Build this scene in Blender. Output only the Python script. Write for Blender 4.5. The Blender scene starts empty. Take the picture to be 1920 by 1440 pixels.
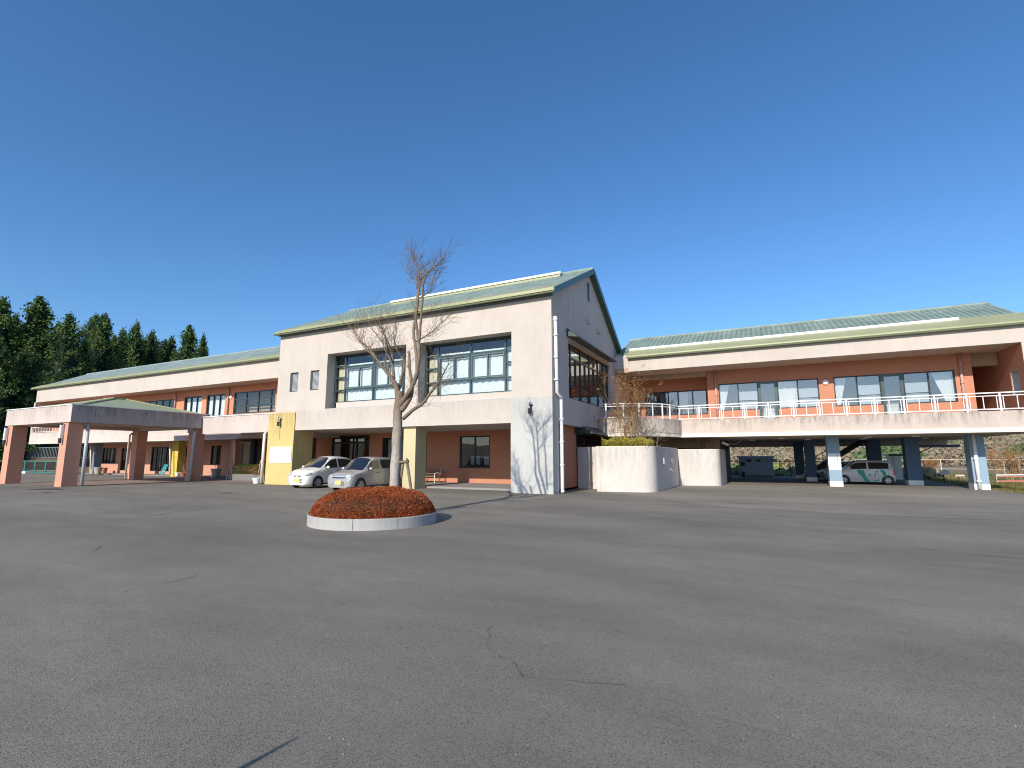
import bpy, bmesh, math, random
from mathutils import Vector, Matrix, noise
R = math.radians
SC = bpy.context.scene
COL = SC.collection

# ------------------------------------------------------------------ camera
CAM_H = 1.55
PITCH, YAW, FPX = math.atan(137/937), R(26.7), 937.0
cd = bpy.data.cameras.new('camera'); cam = bpy.data.objects.new('camera', cd); COL.objects.link(cam)
cam.location = (0, 0, CAM_H); cam.rotation_euler = (R(90)+PITCH, 0, YAW)
cd.sensor_width = 36; cd.lens = FPX/1920*36; cd.shift_x = 4/1920; cd.clip_start = .05; cd.clip_end = 3000
SC.camera = cam
# ------------------------------------------------------------------ world, sun, exposure
SUN_EL, SUN_S = R(28.6), 0.045           # elevation; sideways drift of the shadows per metre of depth
sun_dir = Vector((-SUN_S, -1, 0)).normalized()*math.cos(SUN_EL) + Vector((0, 0, math.sin(SUN_EL)))
w = bpy.data.worlds.new('World'); SC.world = w; w.use_nodes = True
nt = w.node_tree; nt.nodes.clear()
sky = nt.nodes.new('ShaderNodeTexSky'); sky.sky_type = 'NISHITA'; sky.sun_disc = False
sky.sun_elevation = SUN_EL; sky.sun_rotation = math.atan2(sun_dir.x, sun_dir.y)
sky.altitude = 0; sky.air_density = 1.0; sky.dust_density = 0.5; sky.ozone_density = 6
bg = nt.nodes.new('ShaderNodeBackground'); bg.inputs[1].default_value = 0.15
wo = nt.nodes.new('ShaderNodeOutputWorld')
hs = nt.nodes.new('ShaderNodeHueSaturation'); hs.inputs['Saturation'].default_value = 1.1
nt.links.new(sky.outputs[0], hs.inputs['Color']); nt.links.new(hs.outputs[0], bg.inputs[0]); nt.links.new(bg.outputs[0], wo.inputs[0])
ld = bpy.data.lights.new('sun', 'SUN'); ld.energy = 4.5; ld.angle = R(.53); ld.color = (1, .93, .82)
sun = bpy.data.objects.new('sun', ld); COL.objects.link(sun)
sun.rotation_euler = (-sun_dir).to_track_quat('-Z', 'Y').to_euler(); sun.location = (0, -20, 30)
SC.view_settings.view_transform = 'Standard'; SC.view_settings.look = 'None'
SC.view_settings.exposure = 0.22; SC.view_settings.gamma = 1
SC.render.engine = 'CYCLES'; SC.cycles.filter_width = 1.1
SC.cycles.max_bounces = 6; SC.cycles.transparent_max_bounces = 12

# ------------------------------------------------------------------ a pixel of the photograph at a depth
_fw = Vector((-math.sin(YAW)*math.cos(PITCH), math.cos(YAW)*math.cos(PITCH), math.sin(PITCH)))
_rt = Vector((math.cos(YAW), math.sin(YAW), 0)); _up = _rt.cross(_fw)
def _ray(px, py): return _fw*FPX + _rt*(px-956) - _up*(py-720)
def at(px, py, Y):
    d = _ray(px, py); return Vector((0, 0, CAM_H)) + d*(Y/d.y)
def on(px, py, z=0):
    d = _ray(px, py); return Vector((0, 0, CAM_H)) + d*((z-CAM_H)/d.z)

# ------------------------------------------------------------------ materials
def nodes(name):
    m = bpy.data.materials.new(name); m.use_nodes = True
    return m, m.node_tree.nodes, m.node_tree.links, m.node_tree.nodes['Principled BSDF']
def _pos(N, L, scale=(1, 1, 1)):
    g = N.new('ShaderNodeNewGeometry'); mp = N.new('ShaderNodeMapping'); mp.inputs['Scale'].default_value = scale
    L.new(g.outputs['Position'], mp.inputs[0]); return mp.outputs[0]
def _noise(N, L, vec, scale, detail=4, rough=.6):
    n = N.new('ShaderNodeTexNoise'); n.inputs['Scale'].default_value = scale; n.inputs['Detail'].default_value = detail
    n.inputs['Roughness'].default_value = rough; L.new(vec, n.inputs['Vector']); return n.outputs[0]
def _ramp(N, L, fac, a, b, lo=0, hi=1):
    r = N.new('ShaderNodeMapRange'); r.clamp = True
    for k, v in zip((1, 2, 3, 4), (a, b, lo, hi)): r.inputs[k].default_value = v
    L.new(fac, r.inputs[0]); return r.outputs[0]
def _mul(N, L, a, b, op='MULTIPLY'):
    m = N.new('ShaderNodeMath'); m.operation = op
    for k, v in enumerate((a, b)):
        if isinstance(v, (int, float)): m.inputs[k].default_value = v
        else: L.new(v, m.inputs[k])
    return m.outputs[0]
def _mix(N, L, fac, a, b, kind='MIX'):
    m = N.new('ShaderNodeMix'); m.data_type = 'RGBA'; m.blend_type = kind
    for k, v in ((0, fac), (6, a), (7, b)):
        if isinstance(v, (int, float)): m.inputs[k].default_value = v
        elif isinstance(v, tuple): m.inputs[k].default_value = (*v, 1)
        else: L.new(v, m.inputs[k])
    return m.outputs[2]
def _bump(N, L, B, h, strength, dist=.02):
    b = N.new('ShaderNodeBump'); b.inputs['Strength'].default_value = strength; b.inputs['Distance'].default_value = dist
    L.new(h, b.inputs['Height']); L.new(b.outputs[0], B.inputs['Normal'])
def plain(name, c, rough=.6, metal=0, var=.12, scale=3.0, spec=.5):
    m, N, L, B = nodes(name); p = _pos(N, L)
    n = _noise(N, L, p, scale, 5)
    col = _mix(N, L, _ramp(N, L, n, .3, .7), tuple(x*(1-var) for x in c), tuple(min(1, x*(1+var)) for x in c))
    L.new(col, B.inputs['Base Color']); B.inputs['Roughness'].default_value = rough; B.inputs['Metallic'].default_value = metal
    B.inputs['Specular IOR Level'].default_value = spec
    return m
def stucco(name, c, dirt=(.16, .13, .11), amount=.35, streak=None, top=None, band=1.0, rough=.9, spots=.0, cut=False):
    """painted render: blotches, vertical run marks below `top` that fade over `band` metres"""
    m, N, L, B = nodes(name); p = _pos(N, L)
    n1 = _noise(N, L, p, .55, 5, .65)
    col = _mix(N, L, _ramp(N, L, n1, .3, .72), tuple(x*.9 for x in c), tuple(min(1, x*1.05) for x in c))
    n2 = _noise(N, L, _pos(N, L, (2.3, 2.3, .34)), 1.0, 9, .82)
    n2b = _noise(N, L, _pos(N, L, (.5, .5, .5)), 1.0, 3)
    fac = _mul(N, L, _mul(N, L, _ramp(N, L, n2, .5, .8), amount), _ramp(N, L, n2b, .35, .65, .25, 1))
    if top is not None:
        g = N.new('ShaderNodeNewGeometry'); s = N.new('ShaderNodeSeparateXYZ'); L.new(g.outputs['Position'], s.inputs[0])
        edge = _ramp(N, L, s.outputs[2], top-band, top, 0, 1)
        if cut: edge = _mul(N, L, edge, _ramp(N, L, s.outputs[2], top, top+.06, 1, 0))
        n3 = _noise(N, L, _pos(N, L, (5, 5, .8)), 1.0, 8, .8)
        n3b = _noise(N, L, _pos(N, L, (.9, .9, .5)), 1.0, 4)
        f2 = _mul(N, L, _mul(N, L, _mul(N, L, _ramp(N, L, n3, .40, .62), _ramp(N, L, n3b, .33, .58, .2, 1)), edge), streak or .6)
        fac = _mul(N, L, fac, f2, 'MAXIMUM')
    col = _mix(N, L, fac, col, dirt)
    if spots:
        n4 = _noise(N, L, p, 2.3, 6, .75)
        col = _mix(N, L, _mul(N, L, _ramp(N, L, n4, .62, .74), spots), col, (.38, .25, .18))
    n5 = _noise(N, L, p, 9, 5, .8)
    col = _mix(N, L, _ramp(N, L, n5, .35, .7, 0, .16), col, tuple(x*.6 for x in c))
    L.new(col, B.inputs['Base Color']); B.inputs['Roughness'].default_value = rough; B.inputs['Specular IOR Level'].default_value = .2
    _bump(N, L, B, _noise(N, L, p, 45, 4, .7), .35, .015)
    return m
def tiled(name, c):
    """small square mosaic tile"""
    m, N, L, B = nodes(name); p = _pos(N, L)
    mp = N.new('ShaderNodeMapping'); mp.inputs['Rotation'].default_value = (R(90), 0, 0); L.new(p, mp.inputs[0])
    sep = N.new('ShaderNodeSeparateXYZ'); L.new(p, sep.inputs[0]); cmb = N.new('ShaderNodeCombineXYZ')
    L.new(_mul(N, L, sep.outputs[0], sep.outputs[1], 'ADD'), cmb.inputs[0]); L.new(sep.outputs[2], cmb.inputs[1])
    br = N.new('ShaderNodeTexBrick'); br.inputs['Scale'].default_value = 7.5; br.inputs['Mortar Size'].default_value = .016
    br.inputs['Brick Width'].default_value = .5; br.inputs['Row Height'].default_value = .25
    br.inputs['Color1'].default_value = (*[x*.92 for x in c], 1); br.inputs['Color2'].default_value = (*[min(1, x*1.07) for x in c], 1)
    br.inputs['Mortar'].default_value = (*[x*.82 for x in c], 1)
    L.new(cmb.outputs[0], br.inputs['Vector'])
    n = _noise(N, L, p, .8, 5, .65)
    col = _mix(N, L, _ramp(N, L, n, .35, .75, 0, .35), br.outputs[0], tuple(x*.72 for x in c))
    L.new(col, B.inputs['Base Color']); B.inputs['Roughness'].default_value = .8; B.inputs['Specular IOR Level'].default_value = .25
    return m
def glass(name, tint=(.75, .8, .8), refl=.10, rough=.02):
    m, N, L, B = nodes(name); N.remove(B); out = N['Material Output']
    tr = N.new('ShaderNodeBsdfTransparent'); tr.inputs[0].default_value = (*tint, 1)
    gl = N.new('ShaderNodeBsdfGlossy'); gl.inputs[0].default_value = (.95, .97, 1, 1); gl.inputs['Roughness'].default_value = rough
    fr = N.new('ShaderNodeFresnel'); fr.inputs[0].default_value = 1.5
    wob = _noise(N, L, _pos(N, L), .9, 2); b = N.new('ShaderNodeBump'); b.inputs['Strength'].default_value = .03; b.inputs['Distance'].default_value = .1
    L.new(wob, b.inputs['Height']); L.new(b.outputs[0], gl.inputs['Normal'])
    gm = N.new('ShaderNodeNewGeometry'); mx = N.new('ShaderNodeMixShader')     # the inner face of a pane would reflect everything at a slant
    L.new(_mul(N, L, _mul(N, L, fr.outputs[0], refl, 'ADD'), _mul(N, L, 1.0, gm.outputs['Backfacing'], 'SUBTRACT')), mx.inputs[0])
    L.new(tr.outputs[0], mx.inputs[1]); L.new(gl.outputs[0], mx.inputs[2]); L.new(mx.outputs[0], out.inputs[0])
    return m
def asphalt(name, c, warm=(.13, .115, .1)):
    m, N, L, B = nodes(name); p = _pos(N, L)
    big = _noise(N, L, _pos(N, L, (.5, 1.0, 1)), .22, 5, .6)
    col = _mix(N, L, _ramp(N, L, big, .32, .7), tuple(x*.66 for x in c), tuple(x*1.22 for x in c))
    st = _noise(N, L, _pos(N, L, (.13, .5, 1)), 1.0, 7, .72)
    col = _mix(N, L, _ramp(N, L, st, .50, .72, 0, .6), col, tuple(x*1.35 for x in warm))
    st2 = _noise(N, L, _pos(N, L, (.16, .34, 1)), .8, 7, .74)
    col = _mix(N, L, _ramp(N, L, st2, .50, .72, 0, .62), col, tuple(x*.45 for x in c))
    rb = _noise(N, L, p, 3.2, 5, .7)
    col = _mix(N, L, _ramp(N, L, rb, .55, .8, 0, .3), col, (.15, .118, .095))
    v = N.new('ShaderNodeTexVoronoi'); v.inputs['Scale'].default_value = 165; L.new(p, v.inputs['Vector'])
    bw = N.new('ShaderNodeRGBToBW'); L.new(v.outputs['Color'], bw.inputs[0])
    col = _mix(N, L, _ramp(N, L, bw.outputs[0], .62, .9, 0, .55), col, (.34, .325, .30))
    col = _mix(N, L, _ramp(N, L, bw.outputs[0], .38, .1, 0, .75), col, (.03, .029, .028))
    md = _noise(N, L, _pos(N, L, (.5, .9, 1)), .75, 5, .65)
    col = _mix(N, L, _ramp(N, L, md, .3, .7), _mix(N, L, .17, col, (.03, .028, .026)), col)
    fine = _noise(N, L, p, 260, 2)
    col = _mix(N, L, _ramp(N, L, fine, .3, .7), _mix(N, L, .25, col, (0.02, .02, .02)), col)
    L.new(col, B.inputs['Base Color']); B.inputs['Roughness'].default_value = .88; B.inputs['Specular IOR Level'].default_value = .25
    _bump(N, L, B, v.outputs['Distance'], .5, .006)
    return m
def leafy(name, cols, scale=1.2, rough=.7, trans=.25):
    m, N, L, B = nodes(name)
    oi = N.new('ShaderNodeAttribute'); oi.attribute_name = 'tone'
    cr = N.new('ShaderNodeValToRGB'); cr.color_ramp.interpolation = 'LINEAR'
    for k, c in enumerate(cols):
        e = cr.color_ramp.elements[k] if k < 2 else cr.color_ramp.elements.new(1)
        e.position = k/(len(cols)-1); e.color = (*c, 1)
    L.new(oi.outputs['Fac'], cr.inputs[0])
    L.new(cr.outputs[0], B.inputs['Base Color']); B.inputs['Roughness'].default_value = rough
    B.inputs['Specular IOR Level'].default_value = .2
    if trans:
        t = N.new('ShaderNodeBsdfTranslucent'); L.new(cr.outputs[0], t.inputs[0])
        mx = N.new('ShaderNodeMixShader'); mx.inputs[0].default_value = trans
        L.new(B.outputs[0], mx.inputs[1]); L.new(t.outputs[0], mx.inputs[2]); L.new(mx.outputs[0], N['Material Output'].inputs[0])
    return m
def paint(name, c, metal=.0, coat=.6, rough=.35):
    m, N, L, B = nodes(name)
    n = _noise(N, L, _pos(N, L), 6, 5)
    L.new(_mix(N, L, _ramp(N, L, n, .4, .8, 0, .12), c, tuple(x*.7 for x in c)), B.inputs['Base Color'])
    B.inputs['Metallic'].default_value = metal; B.inputs['Roughness'].default_value = rough
    B.inputs['Coat Weight'].default_value = coat; B.inputs['Coat Roughness'].default_value = .06
    return m

M = {}
CREAM = (.555, .49, .43)
M['cream'] = stucco('cream_render', CREAM, dirt=(.22, .165, .125), amount=.3, spots=.3, streak=.36, top=4.16, band=1.1, cut=True)
M['cream_gable'] = stucco('cream_render_weathered', (.60, .515, .47), amount=.5, spots=.12)
M['cream_stained'] = stucco('stained_render', (.59, .50, .43), dirt=(.10, .105, .095), amount=.4, streak=1.0, top=3.66, band=.85, spots=.2)
M['cream_canopy'] = stucco('canopy_render', (.60, .515, .46), dirt=(.12, .11, .10), amount=.5, streak=.55, top=4.4, band=1.1, spots=.12)
M['cream_stained_shade'] = stucco('stained_shaded_canopy_render', (.44, .385, .36), dirt=(.06, .055, .052), amount=.9, streak=.9, top=4.4, band=1.2)  # stains of the side beam, with its shade painted in as a darker base
M['cream_slab'] = stucco('slab_render', (.62, .54, .475), dirt=(.13, .13, .12), amount=.35, streak=.55, top=3.9, band=.7)
M['planter_wall'] = stucco('garden_wall_render', (.64, .585, .53), dirt=(.21, .21, .19), amount=.45, streak=.6, top=2.0, band=1.9)
M['orange'] = tiled('orange_tile', (.53, .235, .145))
M['orange_lw'] = stucco('orange_render', (.60, .26, .155), dirt=(.3, .13, .09), amount=.2)
M['orange_col'] = stucco('terracotta_render', (.60, .31, .215), dirt=(.25, .13, .1), amount=.3)
M['tan'] = stucco('tan_render', (.50, .36, .25), amount=.2)
M['soffit'] = plain('soffit_paint', (.50, .37, .28), .9, var=.06)
M['soffit_grey'] = stucco('soffit_concrete', (.52, .47, .42), amount=.3)
M['grey_pillar'] = stucco('grey_pillar_render', (.51, .505, .48), dirt=(.25, .24, .22), amount=.4, streak=.45, top=4.2, band=1.4)
M['grey_side'] = stucco('slate_pillar_render', (.16, .21, .26), amount=.2)
M['yellow'] = stucco('yellow_pillar_render', (.62, .475, .20), dirt=(.20, .14, .05), amount=.6, streak=1.0, top=4.2, band=1.5)
M['olive'] = stucco('pale_olive_render', (.575, .50, .30), amount=.2)
M['yellow2'] = stucco('mustard_render', (.62, .47, .10), amount=.15)
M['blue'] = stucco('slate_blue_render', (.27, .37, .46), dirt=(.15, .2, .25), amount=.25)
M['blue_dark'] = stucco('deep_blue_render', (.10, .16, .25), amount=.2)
M['white_paint'] = plain('white_paint', (.80, .80, .80), .45, var=.05)
M['white_pipe'] = plain('white_pvc', (.78, .78, .80), .4, var=.05)
M['pink_pipe'] = plain('pink_pvc', (.52, .30, .25), .45, var=.08)
M['cream_pipe'] = plain('cream_pvc', (.70, .62, .52), .45, var=.05)
M['grey_pipe'] = plain('grey_pvc', (.42, .43, .46), .4, var=.05)
M['rail'] = plain('rail_white', (.80, .79, .77), .35, var=.05)
M['frame'] = plain('dark_green_aluminium', (.045, .075, .078), .35, .3, var=.1)
M['frame_dk'] = plain('black_bronze_aluminium', (.018, .020, .022), .35, .3, var=.1)
M['frame_gr'] = plain('grey_green_aluminium', (.10, .14, .14), .35, .3)
M['awning'] = plain('dark_green_sheet', (.035, .062, .062), .4, .2, var=.15)
M['roof'] = plain('green_glazed_tile', (.235, .30, .262), .45, var=.22, scale=1.1)
M['roof_pale'] = plain('pale_green_glazed_tile', (.25, .315, .295), .45, var=.18, scale=1.1)
M['apron'] = plain('olive_metal', (.34, .345, .19), .45, .1, var=.08, scale=.7)
M['gutter'] = plain('dark_olive_gutter', (.14, .16, .09), .45, var=.12)
M['verge'] = plain('green_verge_metal', (.07, .14, .10), .4, var=.15)
M['flash'] = plain('white_flashing', (.78, .78, .74), .5, var=.05)
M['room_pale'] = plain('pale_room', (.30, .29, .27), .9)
M['canopy_roof'] = plain('sage_metal_roof', (.33, .37, .21), .5, var=.08)
M['sill'] = plain('grey_sill', (.42, .40, .38), .6)
M['glass'] = glass('window_glass', (.92, .95, .95), refl=.05)
M['glass_dk'] = glass('tinted_glass', (.35, .37, .38), .08)
M['glass_rw'] = glass('sky_glass', (.86, .88, .88), .14)
M['glass_side'] = glass('side_glass', (.55, .57, .57), .30)
M['car_glass'] = paint('car_glass', (.012, .014, .016), 0, 1, .05)
M['curtain'] = plain('white_curtain', (.74, .75, .74), .9, var=.06, scale=14)
M['curtain_cream'] = plain('cream_curtain', (.70, .60, .42), .9, var=.1, scale=12)
M['curtain_grey'] = plain('pale_grey_curtain', (.45, .47, .5), .9, var=.1, scale=12)
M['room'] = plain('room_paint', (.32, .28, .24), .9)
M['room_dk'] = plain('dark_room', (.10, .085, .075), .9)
M['asphalt'] = asphalt('asphalt', (.305, .27, .215))
M['asphalt_old'] = asphalt('weathered_asphalt', (.36, .315, .25), (.27, .23, .185))
M['paving'] = stucco('entrance_paving', (.30, .22, .185), dirt=(.14, .1, .085), amount=.4)
M['balcony_floor'] = stucco('pale_balcony_floor', (.52, .46, .40), amount=.3)
M['floor_grey'] = stucco('concrete_floor', (.30, .28, .26), dirt=(.14, .13, .12), amount=.3)
M['concrete'] = stucco('kerb_concrete', (.44, .43, .41), dirt=(.2, .19, .18), amount=.6, streak=.5, top=.3, band=.35)
M['soil'] = plain('soil', (.06, .04, .03), .95, var=.3)
M['dark_mark'] = plain('crack_filler', (.10, .095, .085), .9)
M['moss_mark'] = plain('mossy_crack', (.16, .14, .085), .95, var=.4, scale=20)
M['pale_mark'] = plain('pale_joint', (.33, .31, .275), .9, var=.3)
M['wet_mark'] = plain('oil_stain', (.055, .05, .046), .8, var=.4, scale=2)
M['rubber'] = plain('tyre_rubber', (.018, .018, .019), .85)
M['rim'] = plain('wheel_alloy', (.5, .5, .52), .35, .6)
M['black'] = plain('black_plastic', (.015, .015, .016), .5)
M['chrome'] = plain('lamp_chrome', (.7, .7, .72), .2, .7)
M['lamp'] = paint('headlamp_lens', (.62, .62, .58), .2, 1, .15)
M['amber'] = plain('amber_lens', (.6, .25, .04), .3)
M['red_lens'] = plain('red_lens', (.45, .03, .03), .3)
M['plate'] = plain('yellow_plate', (.72, .56, .16), .5)
M['car_white'] = paint('pearl_white_paint', (.72, .70, .64))
M['car_silver'] = paint('silver_beige_paint', (.40, .385, .37), .35)
M['car_van'] = paint('white_van_paint', (.60, .60, .60))
M['car_grey'] = paint('pale_grey_paint', (.42, .43, .45), .2)
M['teal'] = plain('teal_vinyl', (.0, .28, .27), .35, var=.06)
M['ink'] = plain('dark_ink', (.02, .02, .025), .6)
M['ink_pale'] = plain('pale_blue_ink', (.50, .60, .68), .6)
M['board'] = plain('white_board', (.82, .82, .81), .5, var=.03)
def bark(name, lo, hi, z0, z1):
    m, N, L, B = nodes(name); p = _pos(N, L); g = N.new('ShaderNodeNewGeometry'); s = N.new('ShaderNodeSeparateXYZ'); L.new(g.outputs['Position'], s.inputs[0])
    n = _noise(N, L, _pos(N, L, (5, 5, 1.3)), 1.6, 6, .7)
    zz = _mul(N, L, s.outputs[2], _mul(N, L, _mul(N, L, n, .5, 'SUBTRACT'), 2.2), 'ADD')
    col = _mix(N, L, _ramp(N, L, zz, z0, z1), lo, hi)
    n2 = _noise(N, L, _pos(N, L, (14, 14, 4)), 1.5, 6, .75)
    col = _mix(N, L, _ramp(N, L, n2, .5, .72, 0, .65), col, (.13, .105, .075))
    n3 = _noise(N, L, p, 4.5, 4, .6)
    col = _mix(N, L, _ramp(N, L, n3, .55, .75, 0, .55), col, (.20, .19, .13))
    L.new(col, B.inputs['Base Color']); B.inputs['Roughness'].default_value = .95; B.inputs['Specular IOR Level'].default_value = .1
    _bump(N, L, B, n2, .8, .03); return m
M['bark'] = bark('pale_bark', (.43, .385, .335), (.205, .155, .11), 1.4, 3.0)
M['bark_mid'] = stucco('tan_bark', (.21, .16, .115), dirt=(.13, .10, .07), amount=.7)
M['bark_dk'] = stucco('brown_bark', (.22, .17, .125), dirt=(.1, .08, .05), amount=.5)
M['wood'] = plain('weathered_wood', (.22, .17, .12), .85, var=.3, scale=8)
M['twig'] = plain('twig_brown', (.20, .135, .085), .9, var=.25)
M['twig_tan'] = plain('tan_twig', (.30, .20, .10), .9, var=.3)
M['bronze'] = plain('dark_bronze', (.03, .03, .03), .5)
M['terracotta'] = plain('terracotta_pot', (.40, .17, .09), .8)
M['stone_pot'] = stucco('stone_pot', (.42, .40, .34), amount=.4)
M['wall_stone'] = stucco('low_wall_stone', (.20, .19, .18), amount=.5)
M['turq'] = plain('turquoise_plastic', (.05, .30, .34), .5)
M['green_steel'] = plain('green_steel', (.04, .20, .17), .5)
M['cabinet'] = plain('blue_grey_cabinet', (.30, .36, .42), .5, .1)
M['steel'] = plain('galvanised_steel', (.42, .43, .44), .45, .4)
M['red_white'] = plain('faded_red', (.50, .16, .13), .6)
M['mirror'] = paint('mirror_glass', (.3, .32, .34), .9, 1, .05)
M['azalea'] = leafy('azalea_leaves', [(.11, .055, .018), (.23, .07, .018), (.35, .085, .024), (.43, .12, .038), (.36, .045, .045)])
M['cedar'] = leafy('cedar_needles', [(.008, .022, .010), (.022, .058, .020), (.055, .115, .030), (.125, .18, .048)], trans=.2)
M['hedge'] = leafy('hedge_leaves', [(.02, .04, .012), (.06, .10, .02), (.12, .17, .04)])
M['yellow_shrub'] = leafy('yellow_green_leaves', [(.16, .13, .02), (.36, .30, .045), (.50, .41, .09)])
M['dry_leaf'] = leafy('dry_orange_leaves', [(.20, .10, .04), (.38, .19, .07), (.46, .28, .13)])
M['grass'] = leafy('winter_grass', [(.10, .10, .03), (.22, .20, .07), (.34, .30, .15)])
M['wood_far'] = leafy('far_woodland', [(.22, .165, .115), (.28, .22, .155), (.19, .19, .09), (.07, .12, .05)], trans=0)

# ------------------------------------------------------------------ mesh builder
class MB:
    def __init__(s): s.v = []; s.f = []
    def add(s, vs, fs):
        o = len(s.v); s.v += [tuple(v) for v in vs]; s.f += [tuple(i+o for i in f) for f in fs]; return s
    def box(s, x0, x1, y0, y1, z0, z1):
        return s.add([(x0, y0, z0), (x1, y0, z0), (x1, y1, z0), (x0, y1, z0), (x0, y0, z1), (x1, y0, z1), (x1, y1, z1), (x0, y1, z1)],
                     [(0, 3, 2, 1), (4, 5, 6, 7), (0, 1, 5, 4), (1, 2, 6, 5), (2, 3, 7, 6), (3, 0, 4, 7)])
    def prism(s, poly, z0, z1):                     # polygon in plan, counter-clockwise
        n = len(poly)
        vs = [(x, y, z0) for x, y in poly]+[(x, y, z1) for x, y in poly]
        return s.add(vs, [tuple(range(n))[::-1], tuple(range(n, 2*n))]+[(i, (i+1) % n, n+(i+1) % n, n+i) for i in range(n)])
    def prism_x(s, poly, x0, x1):                   # polygon in (y, z)
        n = len(poly)
        vs = [(x0, y, z) for y, z in poly]+[(x1, y, z) for y, z in poly]
        return s.add(vs, [tuple(range(n))[::-1], tuple(range(n, 2*n))]+[(i, (i+1) % n, n+(i+1) % n, n+i) for i in range(n)])
    def prism_y(s, poly, y0, y1):                   # polygon in (x, z)
        n = len(poly)
        vs = [(x, y0, z) for x, z in poly]+[(x, y1, z) for x, z in poly]
        return s.add(vs, [tuple(range(n)), tuple(range(n, 2*n))[::-1]]+[(n+i, n+(i+1) % n, (i+1) % n, i) for i in range(n)])
    def tube(s, pts, rad, n=8, caps=True):
        pts = [Vector(p) for p in pts]; k = len(pts)
        if isinstance(rad, (int, float)): rad = [rad]*k
        vs = []; ref = None
        for i, p in enumerate(pts):
            d = (pts[min(i+1, k-1)]-pts[max(i-1, 0)]).normalized()
            if ref is None: ref = d.orthogonal().normalized()
            ref = (ref-d*ref.dot(d)); ref = ref.normalized() if ref.length > 1e-6 else d.orthogonal().normalized()
            b = d.cross(ref)
            vs += [p+(ref*math.cos(2*math.pi*j/n)+b*math.sin(2*math.pi*j/n))*rad[i] for j in range(n)]
        fs = [(i*n+j, i*n+(j+1) % n, (i+1)*n+(j+1) % n, (i+1)*n+j) for i in range(k-1) for j in range(n)]
        if caps: fs += [tuple(range(n))[::-1], tuple(range((k-1)*n, k*n))]
        return s.add(vs, fs)
    def lathe(s, c, prof, n=16):                    # prof: (r, z)
        c = Vector(c); vs = []
        for r, z in prof: vs += [c+Vector((r*math.cos(2*math.pi*j/n), r*math.sin(2*math.pi*j/n), z)) for j in range(n)]
        k = len(prof)
        fs = [(i*n+j, i*n+(j+1) % n, (i+1)*n+(j+1) % n, (i+1)*n+j) for i in range(k-1) for j in range(n)]
        return s.add(vs, fs+[tuple(range(n))[::-1], tuple(range((k-1)*n, k*n))])
    def bar(s, a, b, wd, th, up=(0, 0, 1)):         # rectangular bar between two points
        a, b = Vector(a), Vector(b); d = (b-a).normalized(); up = Vector(up)
        if abs(d.dot(up)) > .98: up = Vector((0, 1, 0))
        r = d.cross(up).normalized()*wd/2; u = r.cross(d).normalized()*th/2
        return s.add([a-r-u, a+r-u, a+r+u, a-r+u, b-r-u, b+r-u, b+r+u, b-r+u],
                     [(0, 1, 2, 3), (7, 6, 5, 4), (4, 5, 1, 0), (5, 6, 2, 1), (6, 7, 3, 2), (7, 4, 0, 3)])
    def wall(s, us, zs, holes, d0, d1, f):          # slab with rectangular holes; f(u, d, z) -> point
        u0, u1 = us; z0, z1 = zs
        U = sorted({u0, u1, *[min(max(h[k], u0), u1) for h in holes for k in (0, 1)]})
        Z = sorted({z0, z1, *[min(max(h[k], z0), z1) for h in holes for k in (2, 3)]})
        solid = lambda i, j: 0 <= i < len(U)-1 and 0 <= j < len(Z)-1 and not any(
            h[0]-1e-6 <= (U[i]+U[i+1])/2 <= h[1]+1e-6 and h[2]-1e-6 <= (Z[j]+Z[j+1])/2 <= h[3]+1e-6 for h in holes)
        for i in range(len(U)-1):
            for j in range(len(Z)-1):
                if not solid(i, j): continue
                a, b, c, d = (U[i], Z[j]), (U[i+1], Z[j]), (U[i+1], Z[j+1]), (U[i], Z[j+1])
                for dd in (d0, d1): s.add([f(q[0], dd, q[1]) for q in (a, b, c, d)], [(0, 1, 2, 3)])
                for (p, q), (di, dj) in (((a, b), (0, -1)), ((b, c), (1, 0)), ((c, d), (0, 1)), ((d, a), (-1, 0))):
                    if not solid(i+di, j+dj):
                        s.add([f(p[0], d0, p[1]), f(q[0], d0, q[1]), f(q[0], d1, q[1]), f(p[0], d1, p[1])], [(0, 1, 2, 3)])
        return s
    def build(s, name, mat, parent=None, smooth=False, tone=None, world=True, merge=False):
        me = bpy.data.meshes.new(name); me.from_pydata(s.v, [], s.f)
        if merge or world is None:
            bm = bmesh.new(); bm.from_mesh(me); bmesh.ops.remove_doubles(bm, verts=bm.verts, dist=1e-4)
            bmesh.ops.recalc_face_normals(bm, faces=bm.faces); bm.to_mesh(me); bm.free()
        me.materials.append(mat)
        if smooth: me.shade_smooth()
        if tone is not None:
            at_ = me.attributes.new('tone', 'FLOAT', 'FACE'); at_.data.foreach_set('value', tone)
        return link(name, me, parent, True if world is None else world)
def link(name, me, parent=None, world=True):
    o = bpy.data.objects.new(name, me); COL.objects.link(o)
    if parent is not None:
        o.parent = parent
        if world and parent.type == 'EMPTY': o.matrix_parent_inverse = Matrix.LocRotScale(parent.location, parent.rotation_euler, parent.scale).inverted()
    return o
def thing(name, label, cat, loc=(0, 0, 0), rz=0, group=None, scale=1):
    o = bpy.data.objects.new(name, None); COL.objects.link(o); o.location = loc; o.rotation_euler = (0, 0, rz); o.scale = (scale,)*3
    o.empty_display_size = .3
    return tag(o, label, cat, group)
def tag(o, label, cat, group=None):
    o['label'] = label; o['category'] = cat
    if group: o['group'] = group
    return o
def struct(o): o['kind'] = 'structure'; return o
def stuff(o): o['kind'] = 'stuff'; return o
def copy_tree(o, parent=None):
    c = o.copy(); COL.objects.link(c)
    if parent: c.parent = parent
    for ch in list(o.children): copy_tree(ch, c)
    return c
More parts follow.
